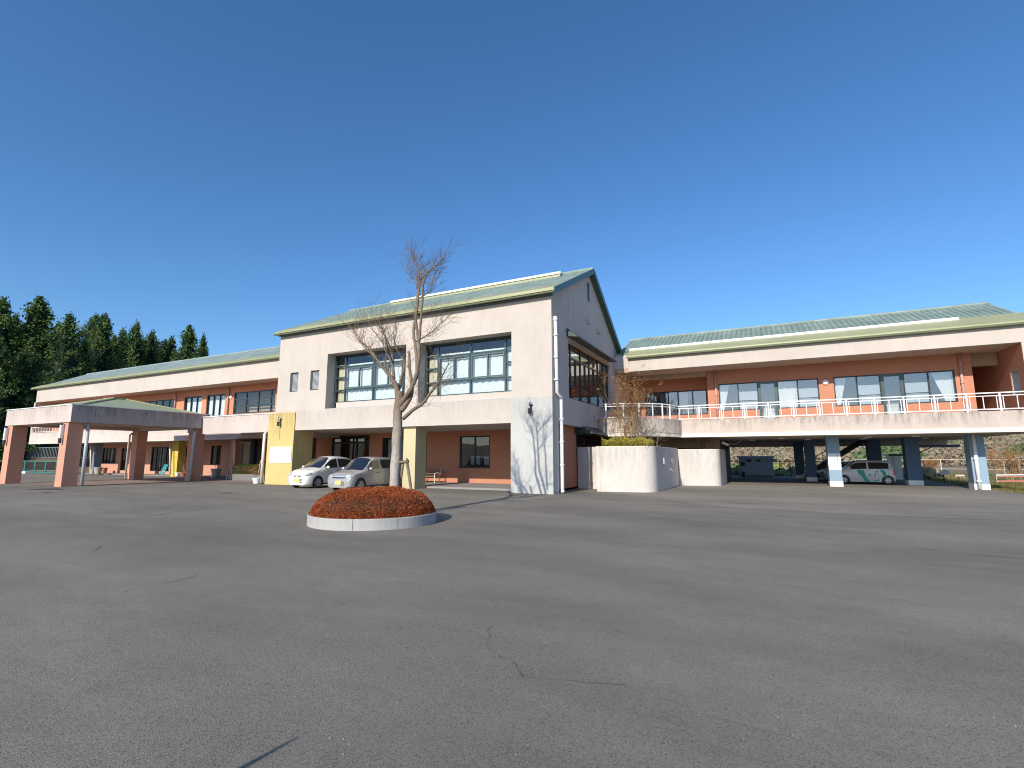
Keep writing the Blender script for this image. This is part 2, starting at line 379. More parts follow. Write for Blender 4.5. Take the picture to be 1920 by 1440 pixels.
FY = lambda Y: (lambda u, d, z: (u, Y+d, z))         # a wall that faces the camera side (-Y)
FX = lambda X: (lambda u, d, z: (X-d, u, z))         # a wall that faces +X
def slab(f, u0, u1, d0, d1, z0, z1, mb):
    a, b = f(u0, d0, z0), f(u1, d1, z1)
    return mb.box(min(a[0], b[0]), max(a[0], b[0]), min(a[1], b[1]), max(a[1], b[1]), min(a[2], b[2]), max(a[2], b[2]))
def curtain(f, u0, u1, z0, z1, d, mat, parent, amp=.035, rate=17.0, taper=None, seed=0):
    """hanging cloth with folds; taper pulls the lower edge aside"""
    mb = MB(); n = max(8, int((u1-u0)*26)); rows = 5; vs = []
    for j in range(rows):
        t = j/(rows-1); z = z1+(z0-z1)*t
        for i in range(n+1):
            s = i/n; u = u0+(u1-u0)*s
            if taper: u = u0+(u1-u0)*(s*(1-taper*t) if taper > 0 else s*(1+taper*t)-taper*t)
            vs.append(f(u, d+amp*(math.sin(u*rate+seed)+.5*math.sin(u*rate*2.3+seed*3))*(.5+.5*t), z+(.012*math.sin(u*9) if j == rows-1 else 0)))
    mb.add(vs, [(j*(n+1)+i, j*(n+1)+i+1, (j+1)*(n+1)+i+1, (j+1)*(n+1)+i) for j in range(rows-1) for i in range(n)])
    return mb.build('curtain', mat, parent, smooth=True)
def window(parent, f, d, cols, z0, z1, fmat, gmat, name='window', bar=.06, dep=.09, room=None, roomd=3.0, mid_extra=()):
    """cols: [(u0, u1, [inner bar heights], [inner upright positions with z range])]"""
    u0, u1 = cols[0][0], cols[-1][1]; fr = MB(); b = bar
    slab(f, u0, u1, d, d+dep, z0, z0+b, fr); slab(f, u0, u1, d, d+dep, z1-b, z1, fr)
    edges = sorted({c[0] for c in cols} | {c[1] for c in cols})
    for i, e in enumerate(edges):
        h = b/2 if 0 < i < len(edges)-1 else 0
        a, c = (e-h, e+h) if h else ((e, e+b) if i == 0 else (e-b, e))
        slab(f, a, c, d-.004, d+dep+.004, z0+b, z1-b, fr)
    panes = []
    for c in cols:
        lo, hi = c[0]+b/2, c[1]-b/2; lv = [z0+b]+list(c[2])+[z1-b]
        for z in c[2]: slab(f, lo, hi, d+.003, d+dep-.003, z-b/2, z+b/2, fr)
        ups = c[3] if len(c) > 3 else []
        for k in range(len(lv)-1):
            za, zb = lv[k]+(b/2 if k else 0), lv[k+1]-(b/2 if k < len(lv)-2 else 0)
            xs = [lo]+[u for u, row in ups if row == k]+[hi]
            for i in range(len(xs)-1):
                if i: slab(f, xs[i]-b/2, xs[i]+b/2, d-.012, d+dep*.6, za, zb, fr)
                panes.append((xs[i]+(b/2 if i else 0), xs[i+1]-(b/2 if i < len(xs)-2 else 0), za, zb))
    o = fr.build(name, fmat, parent)
    for k, p in enumerate(panes):
        mb = MB(); slab(f, p[0], p[1], d+dep*.45, d+dep*.45+.008, p[2], p[3], mb); mb.build('pane', gmat, o)
    if room is not None:
        mb = MB(); A = (u0, u1, d+dep+.03, d+roomd, z0-.35, z1+.25)
        P = [f(u, dd, z) for dd in (A[2], A[3]) for u, z in ((A[0], A[4]), (A[1], A[4]), (A[1], A[5]), (A[0], A[5]))]
        mb.add(P, [(4, 5, 6, 7), (0, 1, 5, 4), (1, 2, 6, 5), (2, 3, 7, 6), (3, 0, 4, 7)]); mb.build('room', room, o)
    return o
def pipe(pts, r, mat, parent, name='downpipe', clips=(), n=10):
    mb = MB().tube(pts, r, n)
    for q in clips: mb.tube([Vector(q)-Vector((0, 0, .04)), Vector(q)+Vector((0, 0, .04))], r*1.3, n)
    return mb.build(name, mat, parent, smooth=True)
# ================================================================== the ground
def sheet(name, poly, z, mat, th=None):
    mb = MB()
    if th: mb.prism(poly, z-th, z)
    else: mb.add([(x, y, z) for x, y in poly], [tuple(range(len(poly)))])
    return struct(mb.build(name, mat))
M['field'] = stucco('dry_field', (.24, .19, .10), dirt=(.10, .11, .04), amount=.5)
sheet('ground', [(-900, -900), (900, -900), (900, 900), (-900, 900)], -.14, M['field'])
lot = sheet('parking_lot', [(-96, -60), (45, -60), (45, 26.6), (14, 27.2), (9.9, 28.2), (9.65, 32), (9.5, 40), (9.4, 47.5), (-8.4, 47.5), (-96, 47.5)], 0, M['asphalt'], .2)
old = sheet('asphalt_apron', [on(x, y).to_2d() for x, y in ((1275, 940), (1384, 954), (1500, 959), (1640, 966), (1760, 971), (1919, 977))]+[(14.5, 24.5), (13, 27), (9.7, 28), (9.5, 31.5), (-2.2, 31.5), (-4.2, 28), (-4.6, 23.2), (-6.8, 22.4)], .004, M['asphalt_old'])
sheet('entrance_paving', [(-26.4, 21.15), (-8.45, 21.15), (-8.45, 25), (-26.4, 25)], .09, M['floor_grey'], .1)
sheet('porch_paving', [(-40.2, 13.9), (-33.2, 13.9), (-33.2, 20.4), (-26.6, 20.4), (-26.6, 24.9), (-40.2, 24.9)], .006, M['paving'])
sheet('veranda_paving', [(-61, 24.2), (-33, 24.9), (-33, 27.4), (-61, 27.4)], .05, M['floor_grey'], .06)
def crack(pix, wd, mat, z=.0085, jit=.02, seed=1):
    rnd = random.Random(seed); P = []
    for (a, b), (c, d) in zip(pix, pix[1:]):
        p, q = on(a, b), on(c, d); n = max(1, int((q-p).length/.09))
        P += [p.lerp(q, i/n)+Vector((rnd.uniform(-jit, jit), rnd.uniform(-jit, jit), 0)) for i in range(n)]
    P.append(on(*pix[-1])); mb = MB(); vs = []
    for i, p in enumerate(P):
        d = (P[min(i+1, len(P)-1)]-P[max(i-1, 0)]).normalized(); s = Vector((-d.y, d.x, 0))*wd*rnd.uniform(.25, 1)
        vs += [(p-s)+Vector((0, 0, z)), (p+s)+Vector((0, 0, z))]
    mb.add(vs, [(2*i, 2*i+2, 2*i+3, 2*i+1) for i in range(len(P)-1)])
    o = mb.build('asphalt_crack', mat, lot); return o
crack([(917, 1176), (912, 1213), (930, 1230), (938, 1234)], .004, M['dark_mark'], seed=2)
crack([(934, 1234), (950, 1235), (964, 1243), (971, 1256), (977, 1267)], .009, M['moss_mark'], seed=3)
crack([(977, 1268), (1035, 1276), (1095, 1280), (1165, 1284), (1197, 1286), (1215, 1296), (1240, 1312)], .0035, M['moss_mark'], seed=4)
crack([(1240, 1312), (1330, 1345), (1400, 1362), (1470, 1382), (1540, 1400), (1580, 1432)], .003, M['moss_mark'], seed=5)
for k, (a, b, c, d) in enumerate(((0, 937, 312, 920), (0, 945, 312, 927), (0, 951, 336, 932), (0, 929, 26, 928))):
    crack([(a, b), ((a+c)/2, (b+d)/2-.5), (c, d)], .018, M['dark_mark'], jit=.02, seed=10+k)
crack([(0, 975), (18, 974), (33, 969), (42, 966)], .008, M['dark_mark'], seed=20)
crack([(190, 1022), (178, 1034)], .006, M['dark_mark'], seed=21)
crack([(230, 1110), (290, 1098), (370, 1080)], .006, M['dark_mark'], seed=22)
crack([(1434, 1043), (1520, 1046), (1575, 1051), (1615, 1050)], .006, M['dark_mark'], seed=23)
crack([(1700, 1026), (1770, 1033), (1830, 1040), (1919, 1048)], .012, M['dark_mark'], seed=24)
crack([(1450, 1095), (1530, 1105), (1640, 1118)], .006, M['dark_mark'], seed=25)
for k, q in enumerate((((1540, 931), (1700, 938), (1800, 943), (1919, 956)), ((1360, 932), (1480, 934), (1620, 935)), ((270, 968), (330, 958), (420, 950)), ((60, 949), (180, 946), (240, 945)))):
    crack(q, .05, M['pale_mark'], jit=.05, seed=30+k)
def blot(px, py, rx, ry, mat, seed):
    c = on(px, py); rnd = random.Random(seed); n = 40; ph = [rnd.uniform(0, 6.3) for _ in range(4)]
    mb = MB(); vs = [(c.x, c.y, .0075)]
    for i in range(n):
        a = 2*math.pi*i/n; r = 1+.2*math.sin(3*a+ph[0])+.14*math.sin(5*a+ph[1])+.08*math.sin(9*a+ph[2])
        vs.append((c.x+rx*r*math.cos(a), c.y+ry*r*math.sin(a), .0075))
    mb.add(vs, [(0, 1+i, 1+(i+1) % n) for i in range(n)])
    return mb.build('asphalt_stain', mat, lot)
rnd = random.Random(2); mb = MB()
for _ in range(160):
    c = on(rnd.uniform(-100, 2000), 950+470*rnd.random()**.6); s = rnd.uniform(.002, .007)
    mb.add([(c.x-s, c.y, .001), (c.x, c.y-s, .001), (c.x+s*.8, c.y+s*.3, .001), (c.x, c.y+s, .001), (c.x, c.y, .001+s*1.2)], [(0, 1, 4), (1, 2, 4), (2, 3, 4), (3, 0, 4)])
M['grit'] = plain('loose_grit', (.30, .27, .23), .9, var=.4, scale=30)
stuff(mb.build('grit', M['grit'], lot))
blot(88, 917.5, .9, .5, M['wet_mark'], 1); blot(90, 924, .5, .12, M['wet_mark'], 2); blot(425, 924.6, .35, .12, M['wet_mark'], 3)
blot(1394, 944.5, .5, .04, M['wet_mark'], 4)

# the hills, one ring of rising land far off
def hill_h(a, r):
    t = max(0, min(1, (r-85)/190)); t = t*t*(3-2*t)
    return -.3+t*(9.5+4.5*noise.noise((math.cos(a)*2.2, math.sin(a)*2.2, 3.1))+2.0*noise.noise((math.cos(a)*7, math.sin(a)*7, 1))+2.2*noise.noise((r*.02*math.cos(a), r*.02*math.sin(a), 0)))
mb = MB(); NA, RS = 120, (80, 100, 120, 145, 170, 200, 235, 275, 330, 420)
mb.add([(r*math.cos(2*math.pi*i/NA), r*math.sin(2*math.pi*i/NA), hill_h(2*math.pi*i/NA, r)) for r in RS for i in range(NA)],
       [(j*NA+i, j*NA+(i+1) % NA, (j+1)*NA+(i+1) % NA, (j+1)*NA+i) for j in range(len(RS)-1) for i in range(NA)])
M['hill'] = stucco('hill_scrub', (.27, .205, .14), dirt=(.16, .14, .07), amount=.5)
struct(mb.build('hills', M['hill'], smooth=True))
rnd = random.Random(5)
def crowns(name, gen, mat, n=13):
    mb = MB(); tone = []
    for c, rx, rz, t in gen:
        for _ in range(n):
            d = Vector((rnd.gauss(0, 1), rnd.gauss(0, 1), abs(rnd.gauss(0, 1))-.35)).normalized()*rnd.uniform(.35, 1)
            a = Vector((rnd.gauss(0, 1), rnd.gauss(0, 1), rnd.gauss(0, 1))).normalized(); b = a.orthogonal().normalized(); s = rx*rnd.uniform(.28, .5); q = c+Vector((d.x*rx, d.y*rx, d.z*rz))
            mb.add([q-a*s, q-b*s*.7, q+a*s, q+b*s*.7], [(0, 1, 2, 3)]); tone.append(min(1, max(0, t+rnd.uniform(-.1, .1))))
    return stuff(mb.build(name, mat, tone=tone))
def hill_gen(n):
    for _ in range(n):
        px = rnd.uniform(1300, 2050) if rnd.random() < .9 else rnd.uniform(-200, 3000)
        a = math.pi/2+YAW-math.atan((px-956)/947); r = rnd.uniform(105, 300)
        r = r if rnd.random() < .75 else rnd.uniform(230, 300)
        green = noise.noise((a*9, r*.02, 0)) > .22 or (r > 265 and rnd.random() < .7)
        s = rnd.uniform(.6, 1.5)
        yield Vector((r*math.cos(a), r*math.sin(a), hill_h(a, r)+s*.5)), s, s*rnd.uniform(.8, 1.3), (.95 if green else rnd.choice((.05, .2, .35, .5)))
crowns('woodland', hill_gen(11000), M['wood_far'])

# ================================================================== roof tiles
def tile_columns(roof, x0, x1, ya, za, yb, zb, mat, pitch=.3, row=.32):
    n = int(round((x1-x0)/pitch)); p = (x1-x0)/n; L = math.hypot(yb-ya, zb-za); nr = max(2, int(L/row)); rl = L/nr
    prof = [(0, -.05), (.08, -.04), (.28, .04), (.66, .05), (.90, .01), (1, -.05)]
    k = len(prof); st = []
    for r in range(nr): st += [(r*rl, .034, 1), (r*rl+.002, .036, 1), ((r+1)*rl, .018, 1)]
    vs = [(u*p*1.004, 0, -.02) for u, h in prof]+[(u*p*1.004, s_, h+up) for s_, up, _ in st for u, h in prof]
    fs = [(j*k+i, j*k+i+1, (j+1)*k+i+1, (j+1)*k+i) for j in range(len(st)) for i in range(k-1)]
    ang = math.atan2(zb-za, yb-ya); me = bpy.data.meshes.new('tile_column'); me.from_pydata(vs, [], fs); me.materials.append(mat)
    for i in range(n):
        o = bpy.data.objects.new('tile_column', me); COL.objects.link(o); o.parent = roof
        o.location = (x0+i*p, ya, za+random.Random(i).uniform(-.004, .004)); o.rotation_euler = (ang, 0, 0)

# ================================================================== central building
main = thing('central_building', 'two storey cream rendered block with green tiled gable roof and two wide recessed upper windows', 'building', (-17, 20, 0))
O1, O2 = (-21.5, -16.0, 4.13, 7.27), (-15.2, -9.98, 4.13, 7.25)
S1, S2 = (-24.42, -23.75, 5.29, 6.42), (-22.77, -22.09, 5.29, 6.42)
MB().wall((-25.45, -8.0), (3.06, 8.75), [O1, O2, S1, S2], 0, .9, FY(20)).build('front_wall', M['cream'], main)
mb = MB().wall((20.9, 34), (3.03, 7.9), [(22.1, 29.3, 4.3, 7.1)], 0, .35, FX(-8))
mb.prism_x([(20.9, 7.9), (34, 7.9), (34, 8.05), (31.4, 8.1), (25.6, 11.55), (20.9, 9.27)], -8.35, -8.0)
mb.prism_x([(20.0, 8.75), (20.9, 8.75), (20.9, 9.27)], -8.35, -8.0)
mb.build('gable_wall', M['cream_gable'], main)
mb = MB().prism_x([(20.9, 3.06), (33, 3.06), (33, 8.1), (31.4, 8.1), (25.6, 11.5), (20.9, 9.2)], -25.45, -25.2)
mb.prism_x([(20.0, 8.75), (20.9, 8.75), (20.9, 9.2)], -25.45, -25.2)
mb.build('end_wall', M['cream_gable'], main)
MB().box(-25.2, -8.35, 20.9, 34, 3.07, 3.3).build('soffit', M['soffit_grey'], main)
MB().box(-8.35, -8.0, 20.9, 24.0, 3.024, 3.03).box(-8.45, -8.35, 20.9, 24.0, 3.024, 3.3).build('overhang_soffit', M['tan'], main)
# windows above
for O, cu in ((O1, 0), (O2, 1)):
    u0, u1 = O[0], O[1]; W = u1-u0; n = .80 if cu == 0 else .78; m = (u0+n+u1-.62)/2
    cols = [(u0, u0+n, [5.25, 5.97, 6.63]), (u0+n, m, [5.28, 6.57], [((u0+n+m)/2, 1)]), (m, u1-.62, [5.28, 6.57], [((u1-.62+m)/2, 1)]), (u1-.62, u1, [5.25, 5.97, 6.63])]
    o = window(main, FY(20), .60, cols, 4.54, O[3], M['frame'], M['glass'], bar=.085, dep=.09, room=M['room'])
    sash = MB()
    for a, b in ((u0+n, m), (m, u1-.62)):
        h = (a+b)/2
        for p, q, dd in ((a+.05, h+.02, .585), (h-.02, b-.05, .57)):
            for A in ((p, q, 5.33, 5.40), (p, q, 6.44, 6.51), (p, p+.06, 5.40, 6.44), (q-.06, q, 5.40, 6.44)):
                slab(FY(20), A[0], A[1], dd, dd+.03, A[2], A[3], sash)
    sash.build('sash', M['frame_gr'], o)
    for a, b, mat, sd in ((u0+.06, u0+n+.1, M['curtain_cream'], 1), (u0+n+.1, m+.05, M['curtain'], 2), (m+.05, u1-.65, M['curtain'], 3), (u1-.62, u1-.04, M['curtain'], 4)):
        curtain(FY(20), a, b, 4.62, 6.74, .80, mat, o, seed=sd)
    MB().box(u0, u1, 20.02, 20.42, 4.13, 4.20).build('sill_board', M['sill'], main)
    MB().box(u0+(.45 if cu == 0 else .3), u1, 20.36, 20.9, 4.20, 4.54).build('sill_ledge', M['cream'], main)
for s in (S1, S2):
    fr = MB()
    for A in ((s[0], s[1], s[2], s[2]+.05), (s[0], s[1], s[3]-.05, s[3]), (s[0], s[0]+.05, s[2]+.05, s[3]-.05), (s[1]-.05, s[1], s[2]+.05, s[3]-.05)): slab(FY(20), A[0], A[1], .10, .16, A[2], A[3], fr)
    o = fr.build('louvre_window', M['frame_gr'], main)
    for k in range(16):
        z = s[2]+.075+k*.064; MB().add([(s[0]+.05, 20.11, z), (s[1]-.05, 20.11, z), (s[1]-.05, 20.16, z+.06), (s[0]+.05, 20.16, z+.06)], [(0, 1, 2, 3)]).build('blade', M['grey_pipe'], o)
# gable window
f = FX(-8); us = [22.1, 22.75, 24.25, 25.75, 27.3, 28.4, 29.3]
cols = [(22.1, 22.75, [5.0, 5.7, 6.35])]+[(a, b, [5.0, 6.35], [((a+b)/2, 1)]) for a, b in zip(us[1:5], us[2:6])]+[(28.4, 29.3, [5.0, 5.7, 6.35])]
o = window(main, f, .12, cols, 4.3, 7.1, M['frame_dk'], M['glass_side'], bar=.08, room=M['room_dk'])
for a, b, sd in ((23.6, 24.9, 1), (25.2, 26.4, 2), (26.8, 28.2, 3)): curtain(f, a, b, 5.05, 6.4, .5, M['curtain_grey'], o, seed=sd)
MB().prism_y([(-7.999, 7.64), (-7.999, 7.24), (-7.46, 7.16), (-7.46, 7.20)], 21.9, 29.2).build('awning', M['awning'], main)
MB().prism_y([(-8.0, 3.1), (-8.44, 3.02), (-8.44, 2.74), (-7.5, 2.70), (-7.5, 2.74)], 24.05, 30.5).build('awning', M['awning'], main)
MB().box(-8.11, -8.003, 22.1, 29.3, 6.98, 7.1).build('window_head', M['tan'], main)
MB().box(-8.0, -7.985, 25.3, 25.62, 9.95, 11.0).build('louvre_slot', M['frame_dk'], main)  # proud dark box stands in for the shaded recess of the slot
for y, z in ((25.1, 8.72), (27.05, 8.62), (26.2, 3.62)):
    mb = MB().prism_y([(-8, z-.13), (-7.99, z+.15), (-7.9, z+.13), (-7.84, z-.1)], y-.13, y+.13); mb.build('vent_hood', M['cream_gable'], main)
# ground storey
DOOR, WL, WR, WX = (-26.1, -22.75, .09, 2.97), (-21.68, -18.2, .88, 2.76), (-15.87, -13.85, .97, 2.77), (-28.5, -27.5, .09, 2.87)
MB().wall((-33.2, -8.8), (0, 3.069), [DOOR, WL, WR, WX], 0, .25, FY(25)).build('ground_floor_wall', M['orange'], main)
MB().wall((20.9, 34), (0, 3.02), [(24.3, 30.5, .9, 2.72)], 0, .3, FX(-8.45)).build('side_wall', M['orange'], main)
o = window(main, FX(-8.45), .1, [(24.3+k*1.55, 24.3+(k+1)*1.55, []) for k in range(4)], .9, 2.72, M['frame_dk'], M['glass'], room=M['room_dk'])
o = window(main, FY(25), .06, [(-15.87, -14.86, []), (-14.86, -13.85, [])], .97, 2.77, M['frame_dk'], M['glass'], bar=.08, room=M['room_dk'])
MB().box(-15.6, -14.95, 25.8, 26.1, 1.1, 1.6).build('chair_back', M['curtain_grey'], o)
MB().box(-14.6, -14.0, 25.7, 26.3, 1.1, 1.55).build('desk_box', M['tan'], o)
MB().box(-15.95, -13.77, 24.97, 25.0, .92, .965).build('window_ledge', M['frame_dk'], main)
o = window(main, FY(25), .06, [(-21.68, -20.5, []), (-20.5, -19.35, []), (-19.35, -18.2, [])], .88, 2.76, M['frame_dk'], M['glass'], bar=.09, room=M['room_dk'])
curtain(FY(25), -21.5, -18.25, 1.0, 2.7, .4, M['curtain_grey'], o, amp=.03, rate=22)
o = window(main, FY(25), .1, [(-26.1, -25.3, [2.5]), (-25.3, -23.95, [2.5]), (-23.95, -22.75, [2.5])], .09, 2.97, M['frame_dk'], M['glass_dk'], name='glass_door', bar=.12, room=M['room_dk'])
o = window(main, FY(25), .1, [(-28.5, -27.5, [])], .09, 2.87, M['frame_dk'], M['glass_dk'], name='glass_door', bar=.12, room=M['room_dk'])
MB().box(-26.9, -26.45, 23.2, 23.65, .0, 3.069).build('porch_column', M['orange_col'], main)
pipe([(-26.2, 23.1, 3.0), (-26.2, 23.1, .1)], .06, M['pink_pipe'], main)
MB().box(-10.0, -7.992, 19.97, 20.65, 0, 4.17).build('corner_pillar', M['grey_pillar'], main)
MB().box(-25.92, -23.75, 19.93, 21.3, 0, 4.08).build('entrance_pillar', M['yellow'], main)
MB().box(-16.15, -15.4, 20.2, 21.1, 0, 3.065).build('porch_pillar', M['olive'], main)
def wall_lamp(p, parent, up=True):
    mb = MB().tube([p+Vector((0, -.02, .0)), p+Vector((0, -.18, .06)), p+Vector((0, -.2, .2))], .018, 6)
    mb.lathe(p+Vector((0, -.16, -.3)), [(.055, 0), (.075, .04), (.075, .22), (.05, .26)], 10); mb.box(p.x-.05, p.x+.05, p.y-.025, p.y, p.z-.12, p.z+.1)
    o = mb.build('wall_lamp', M['bronze'], parent)
    MB().lathe(p+Vector((0, -.2, .18)), [(.10, 0), (.085, .05), (.03, .08)], 10).build('lamp_cap', M['steel'], o); return o
wall_lamp(Vector((-9.0, 19.97, 3.72)), main); wall_lamp(Vector((-24.9, 19.93, 3.62)), main)
MB().box(-24.93, -24.91, 19.925, 19.93, 2.55, 3.4).build('lamp_conduit', M['bronze'], main)
pipe([(-7.9, 20.2, 7.75), (-7.88, 20.25, 4.34), (-7.87, 20.66, 4.22), (-7.87, 20.72, 4.12), (-7.87, 20.72, .16), (-7.8, 20.55, .06)], .078, M['white_pipe'], main, clips=[(-7.89, 20.2, z) for z in (7.6, 6.9, 5.9, 4.9)]+[(-7.87, 20.72, z) for z in (3.2, 2.2, 1.2)])
# roof
rf = MB().prism_x([(19.72, 8.755), (25.6, 11.60), (31.3, 8.06), (31.3, 8.18), (25.6, 11.72), (19.72, 8.875)], -25.55, -7.75).build('roof', M['verge'], main)
k = 3.0/6.2
MB().prism_x([(19.68, 8.86), (20.5, 8.715+k*1.14), (20.5, 8.79+k*1.14), (19.68, 8.95)], -25.58, -7.72).build('eave_flashing', M['apron'], rf)
MB().prism_x([(19.6, 8.80), (19.62, 8.70), (19.74, 8.70), (19.76, 8.80)], -25.6, -7.7).build('gutter', M['gutter'], rf)
MB().box(-25.6, -7.7, 19.57, 19.6, 8.77, 8.83).build('gutter_lip', M['apron'], rf)
MB().box(-25.4, -7.9, 19.78, 20.0, 8.66, 8.74).build('eave_soffit', M['frame'], rf)
tile_columns(rf, -25.55, -7.78, 20.45, 8.73+k*1.05, 25.58, 11.73, M['roof'])
MB().tube([(-25.6, 25.6, 11.80), (-7.72, 25.6, 11.80)], .12, 8).build('ridge_cap', M['roof'], rf)
mb = MB(); 
for a, b in (((-7.71, 19.70, 8.80), (-7.71, 25.6, 11.68)), ((-7.71, 25.6, 11.68), (-7.71, 31.35, 8.1))): mb.bar(a, b, .07, .27)
mb.build('barge_board', M['verge'], rf)
mb = MB()
for a, b in (((-25.6, 19.70, 8.80), (-25.6, 25.6, 11.68)), ((-25.6, 25.6, 11.68), (-25.6, 31.35, 8.1))): mb.bar(a, b, .07, .2)
mb.build('barge_board', M['verge'], rf)
MB().box(-21.1, -9.35, 24.72, 26.3, 11.1, 11.52).build('ridge_vent', M['apron'], rf)
MB().box(-21.15, -9.3, 24.66, 26.35, 11.52, 11.64).build('vent_cap', M['flash'], rf)
for i in range(9): MB().box(-20.6+i*1.25, -19.75+i*1.25, 25.2, 26.2, 11.641, 11.72).build('skylight', M['flash'], rf)

# ================================================================== right wing
rw = thing('right_wing', 'raised orange and cream wing on blue columns with a white railed balcony', 'building', (3, 31, 0))
CW = M['cream']
MB().prism_x([(30.0, 6.68), (30.3, 6.68), (30.3, 7.62), (30.0, 7.50)], -7.0, 11.29).build('fascia', CW, rw)
MB().box(-6.99, 10.69, 30.3, 36.6, 6.70, 6.95).build('soffit', M['soffit'], rw)
W1, D1 = (-2.17, 2.97, 4.27, 5.88), (-.04, .93, 3.6, 4.27)
W2, D2 = (3.67, 8.82, 4.27, 5.89), (5.78, 6.72, 3.6, 4.27)
MB().wall((-2.78, 9.5), (3.5, 6.70), [W1, D1, W2, D2], 0, .25, FY(32.1)).build('upper_wall', M['orange'], rw)
MB().box(-2.78, -2.53, 32.35, 34, 3.5, 6.70).box(9.25, 9.5, 32.35, 36.5, 3.5, 6.70).build('return_wall', M['orange'], rw)
MB().wall((-8.0, -2.53), (3.5, 6.70), [(-6.9, -3.0, 4.25, 5.85)], 0, .25, FY(34)).build('recess_wall', M['orange'], rw)
MB().box(9.5, 10.7, 36.5, 36.7, 3.5, 6.70).build('recess_wall', M['orange'], rw)
MB().box(-8.0, -2.8, 32.1, 32.35, 6.42, 6.70).build('recess_beam', M['tan'], rw)
MB().box(9.5, 10.66, 32.6, 32.95, 6.08, 6.70).build('recess_beam', M['tan'], rw)
MB().wall((30.02, 38), (3.5, 7.44), [(30.7, 31.5, 4.45, 5.55)], 0, .3, lambda u, d, z: (10.7+d*1.9, u, z)).build('end_wall', M['cream'], rw)
MB().box(10.690, 10.70, 31.55, 37.9, 3.5, 6.70).box(10.690, 10.70, 30.02, 30.65, 3.5, 6.70).box(10.690, 10.70, 30.65, 31.55, 3.5, 4.4).box(10.690, 10.70, 30.65, 31.55, 5.6, 6.70).build('end_wall_tiles', M['orange'], rw)
for W, d in ((W1, D1), (W2, D2)):
    u0, u1 = W[0], W[1]; a, b = d[0], d[1]
    cols = [(u0, (u0+a)/2, []), ((u0+a)/2, a, []), (b, (b+u1)/2, []), ((b+u1)/2, u1, [])]
    for c2 in (cols[:2], cols[2:]):
        o = window(rw, FY(32.1), .06, c2, 4.27, W[3], M['frame_dk'], M['glass_rw'], bar=.06, room=M['room_pale'])
        for p, q in [(c[0], c[1]) for c in c2]:
            if W is W1 and p == b: curtain(FY(32.1), p+.05, q-.03, 4.33, 5.8, .22, M['curtain'], o, seed=p)
        if c2[0][0] == u0: curtain(FY(32.1), u0+.03, u0+.6, 4.33, 5.84, .2, M['curtain'], o, taper=.6, seed=1)
        elif W is W2: curtain(FY(32.1), u1-.9, u1-.05, 4.33, 5.84, .2, M['curtain'], o, taper=-.55, seed=2)
        q = c2[1] if c2[0][0] == u0 else c2[0] if W is W2 else c2[1]
        MB().box(q[0]+.04, q[1]-.04, 32.24, 32.25, 4.33, 5.36).build('frosted_panel', M['curtain_grey'], o)
        MB().box(q[0]+.02, q[1]-.02, 32.135, 32.155, 4.80, 4.83).build('mid_rail', M['frame_dk'], o)
    o = window(rw, FY(32.1), .05, [(a, b, [])], 3.6, W[3], M['frame'], M['glass_rw'], name='balcony_door', bar=.14, room=M['room'])
    MB().box(a+.2, b-.2, 32.6, 32.7, 3.75, 4.35).build('kick_panel', M['curtain'], o)
o = window(rw, FY(34), .06, [(-6.9, -5.4, []), (-5.4, -4.78, []), (-4.78, -3.87, []), (-3.87, -3.0, [])], 4.25, 5.85, M['frame_dk'], M['glass_rw'], bar=.07, room=M['room'])
curtain(FY(34), -4.7, -4.2, 4.3, 5.8, .3, M['curtain'], o)
for x in (3.29,):
    o = MB().lathe((x, 0, 0), [(.15, 0), (.16, .04), (.13, .1), (.05, .13)], 14); o.v = [(v[0], 32.1-v[2], 5.62+v[1]) for v in o.v]; o.build('bulkhead_lamp', M['white_paint'], rw, smooth=True)
pipe([(-2.3, 32.02, 6.68), (-2.3, 32.02, 3.55)], .06, M['pink_pipe'], rw, clips=[(-2.3, 32.02, z) for z in (6.2, 5.2, 4.4)])
pipe([(9.05, 32.02, 6.68), (9.05, 32.02, 3.55)], .065, M['pink_pipe'], rw, clips=[(9.05, 32.02, z) for z in (6.2, 5.2, 4.4)])
# balcony with its swelling corner
CUR = [(-4.25, 30.0), (-4.33, 29.5), (-4.52, 28.9), (-4.82, 28.3), (-5.25, 27.8), (-5.9, 27.4), (-6.7, 27.1), (-7.6, 26.9), (-7.99, 26.87)]
MB().box(-4.25, 11.27, 30.0, 30.18, 2.86, 3.62).build('parapet', M['cream_stained'], rw)
MB().prism([(-4.22, 30.18), (11.17, 30.18), (11.17, 43.5), (-7.98, 43.5), (-7.98, 26.95)]+CUR[-2:0:-1], 2.66, 2.78).build('balcony_slab', M['soffit_grey'], rw)
MB().box(-4.25, 11.22, 29.975, 30.179, 2.66, 2.86).build('slab_edge', M['cream_pipe'], rw)
def ribbon(path, th, z0, z1):
    n = len(path); L = []; 
    for i, p in enumerate(path):
        a, b = Vector(path[max(i-1, 0)]), Vector(path[min(i+1, n-1)]); d = (b-a).normalized(); nn = Vector((d.y, -d.x)); L.append((Vector(p), Vector(p)+nn*th))
    return [tuple(a) for a, b in L]+[tuple(b) for a, b in L][::-1]
def ribbon_mesh(path, th, z0, z1, mb=None):
    mb = mb or MB(); pl = ribbon(path, th, z0, z1); n = len(path); L, Q = pl[:n], pl[n:][::-1]
    vs = []
    for (a, b), (c, d) in zip(L, Q): vs += [(a, b, z0), (c, d, z0), (c, d, z1), (a, b, z1)]
    fs = []
    for i in range(n-1):
        for j in range(4): fs.append((i*4+j, i*4+(j+1) % 4, (i+1)*4+(j+1) % 4, (i+1)*4+j))
    return mb.add(vs, fs+[(0, 1, 2, 3), ((n-1)*4+3, (n-1)*4+2, (n-1)*4+1, (n-1)*4)])
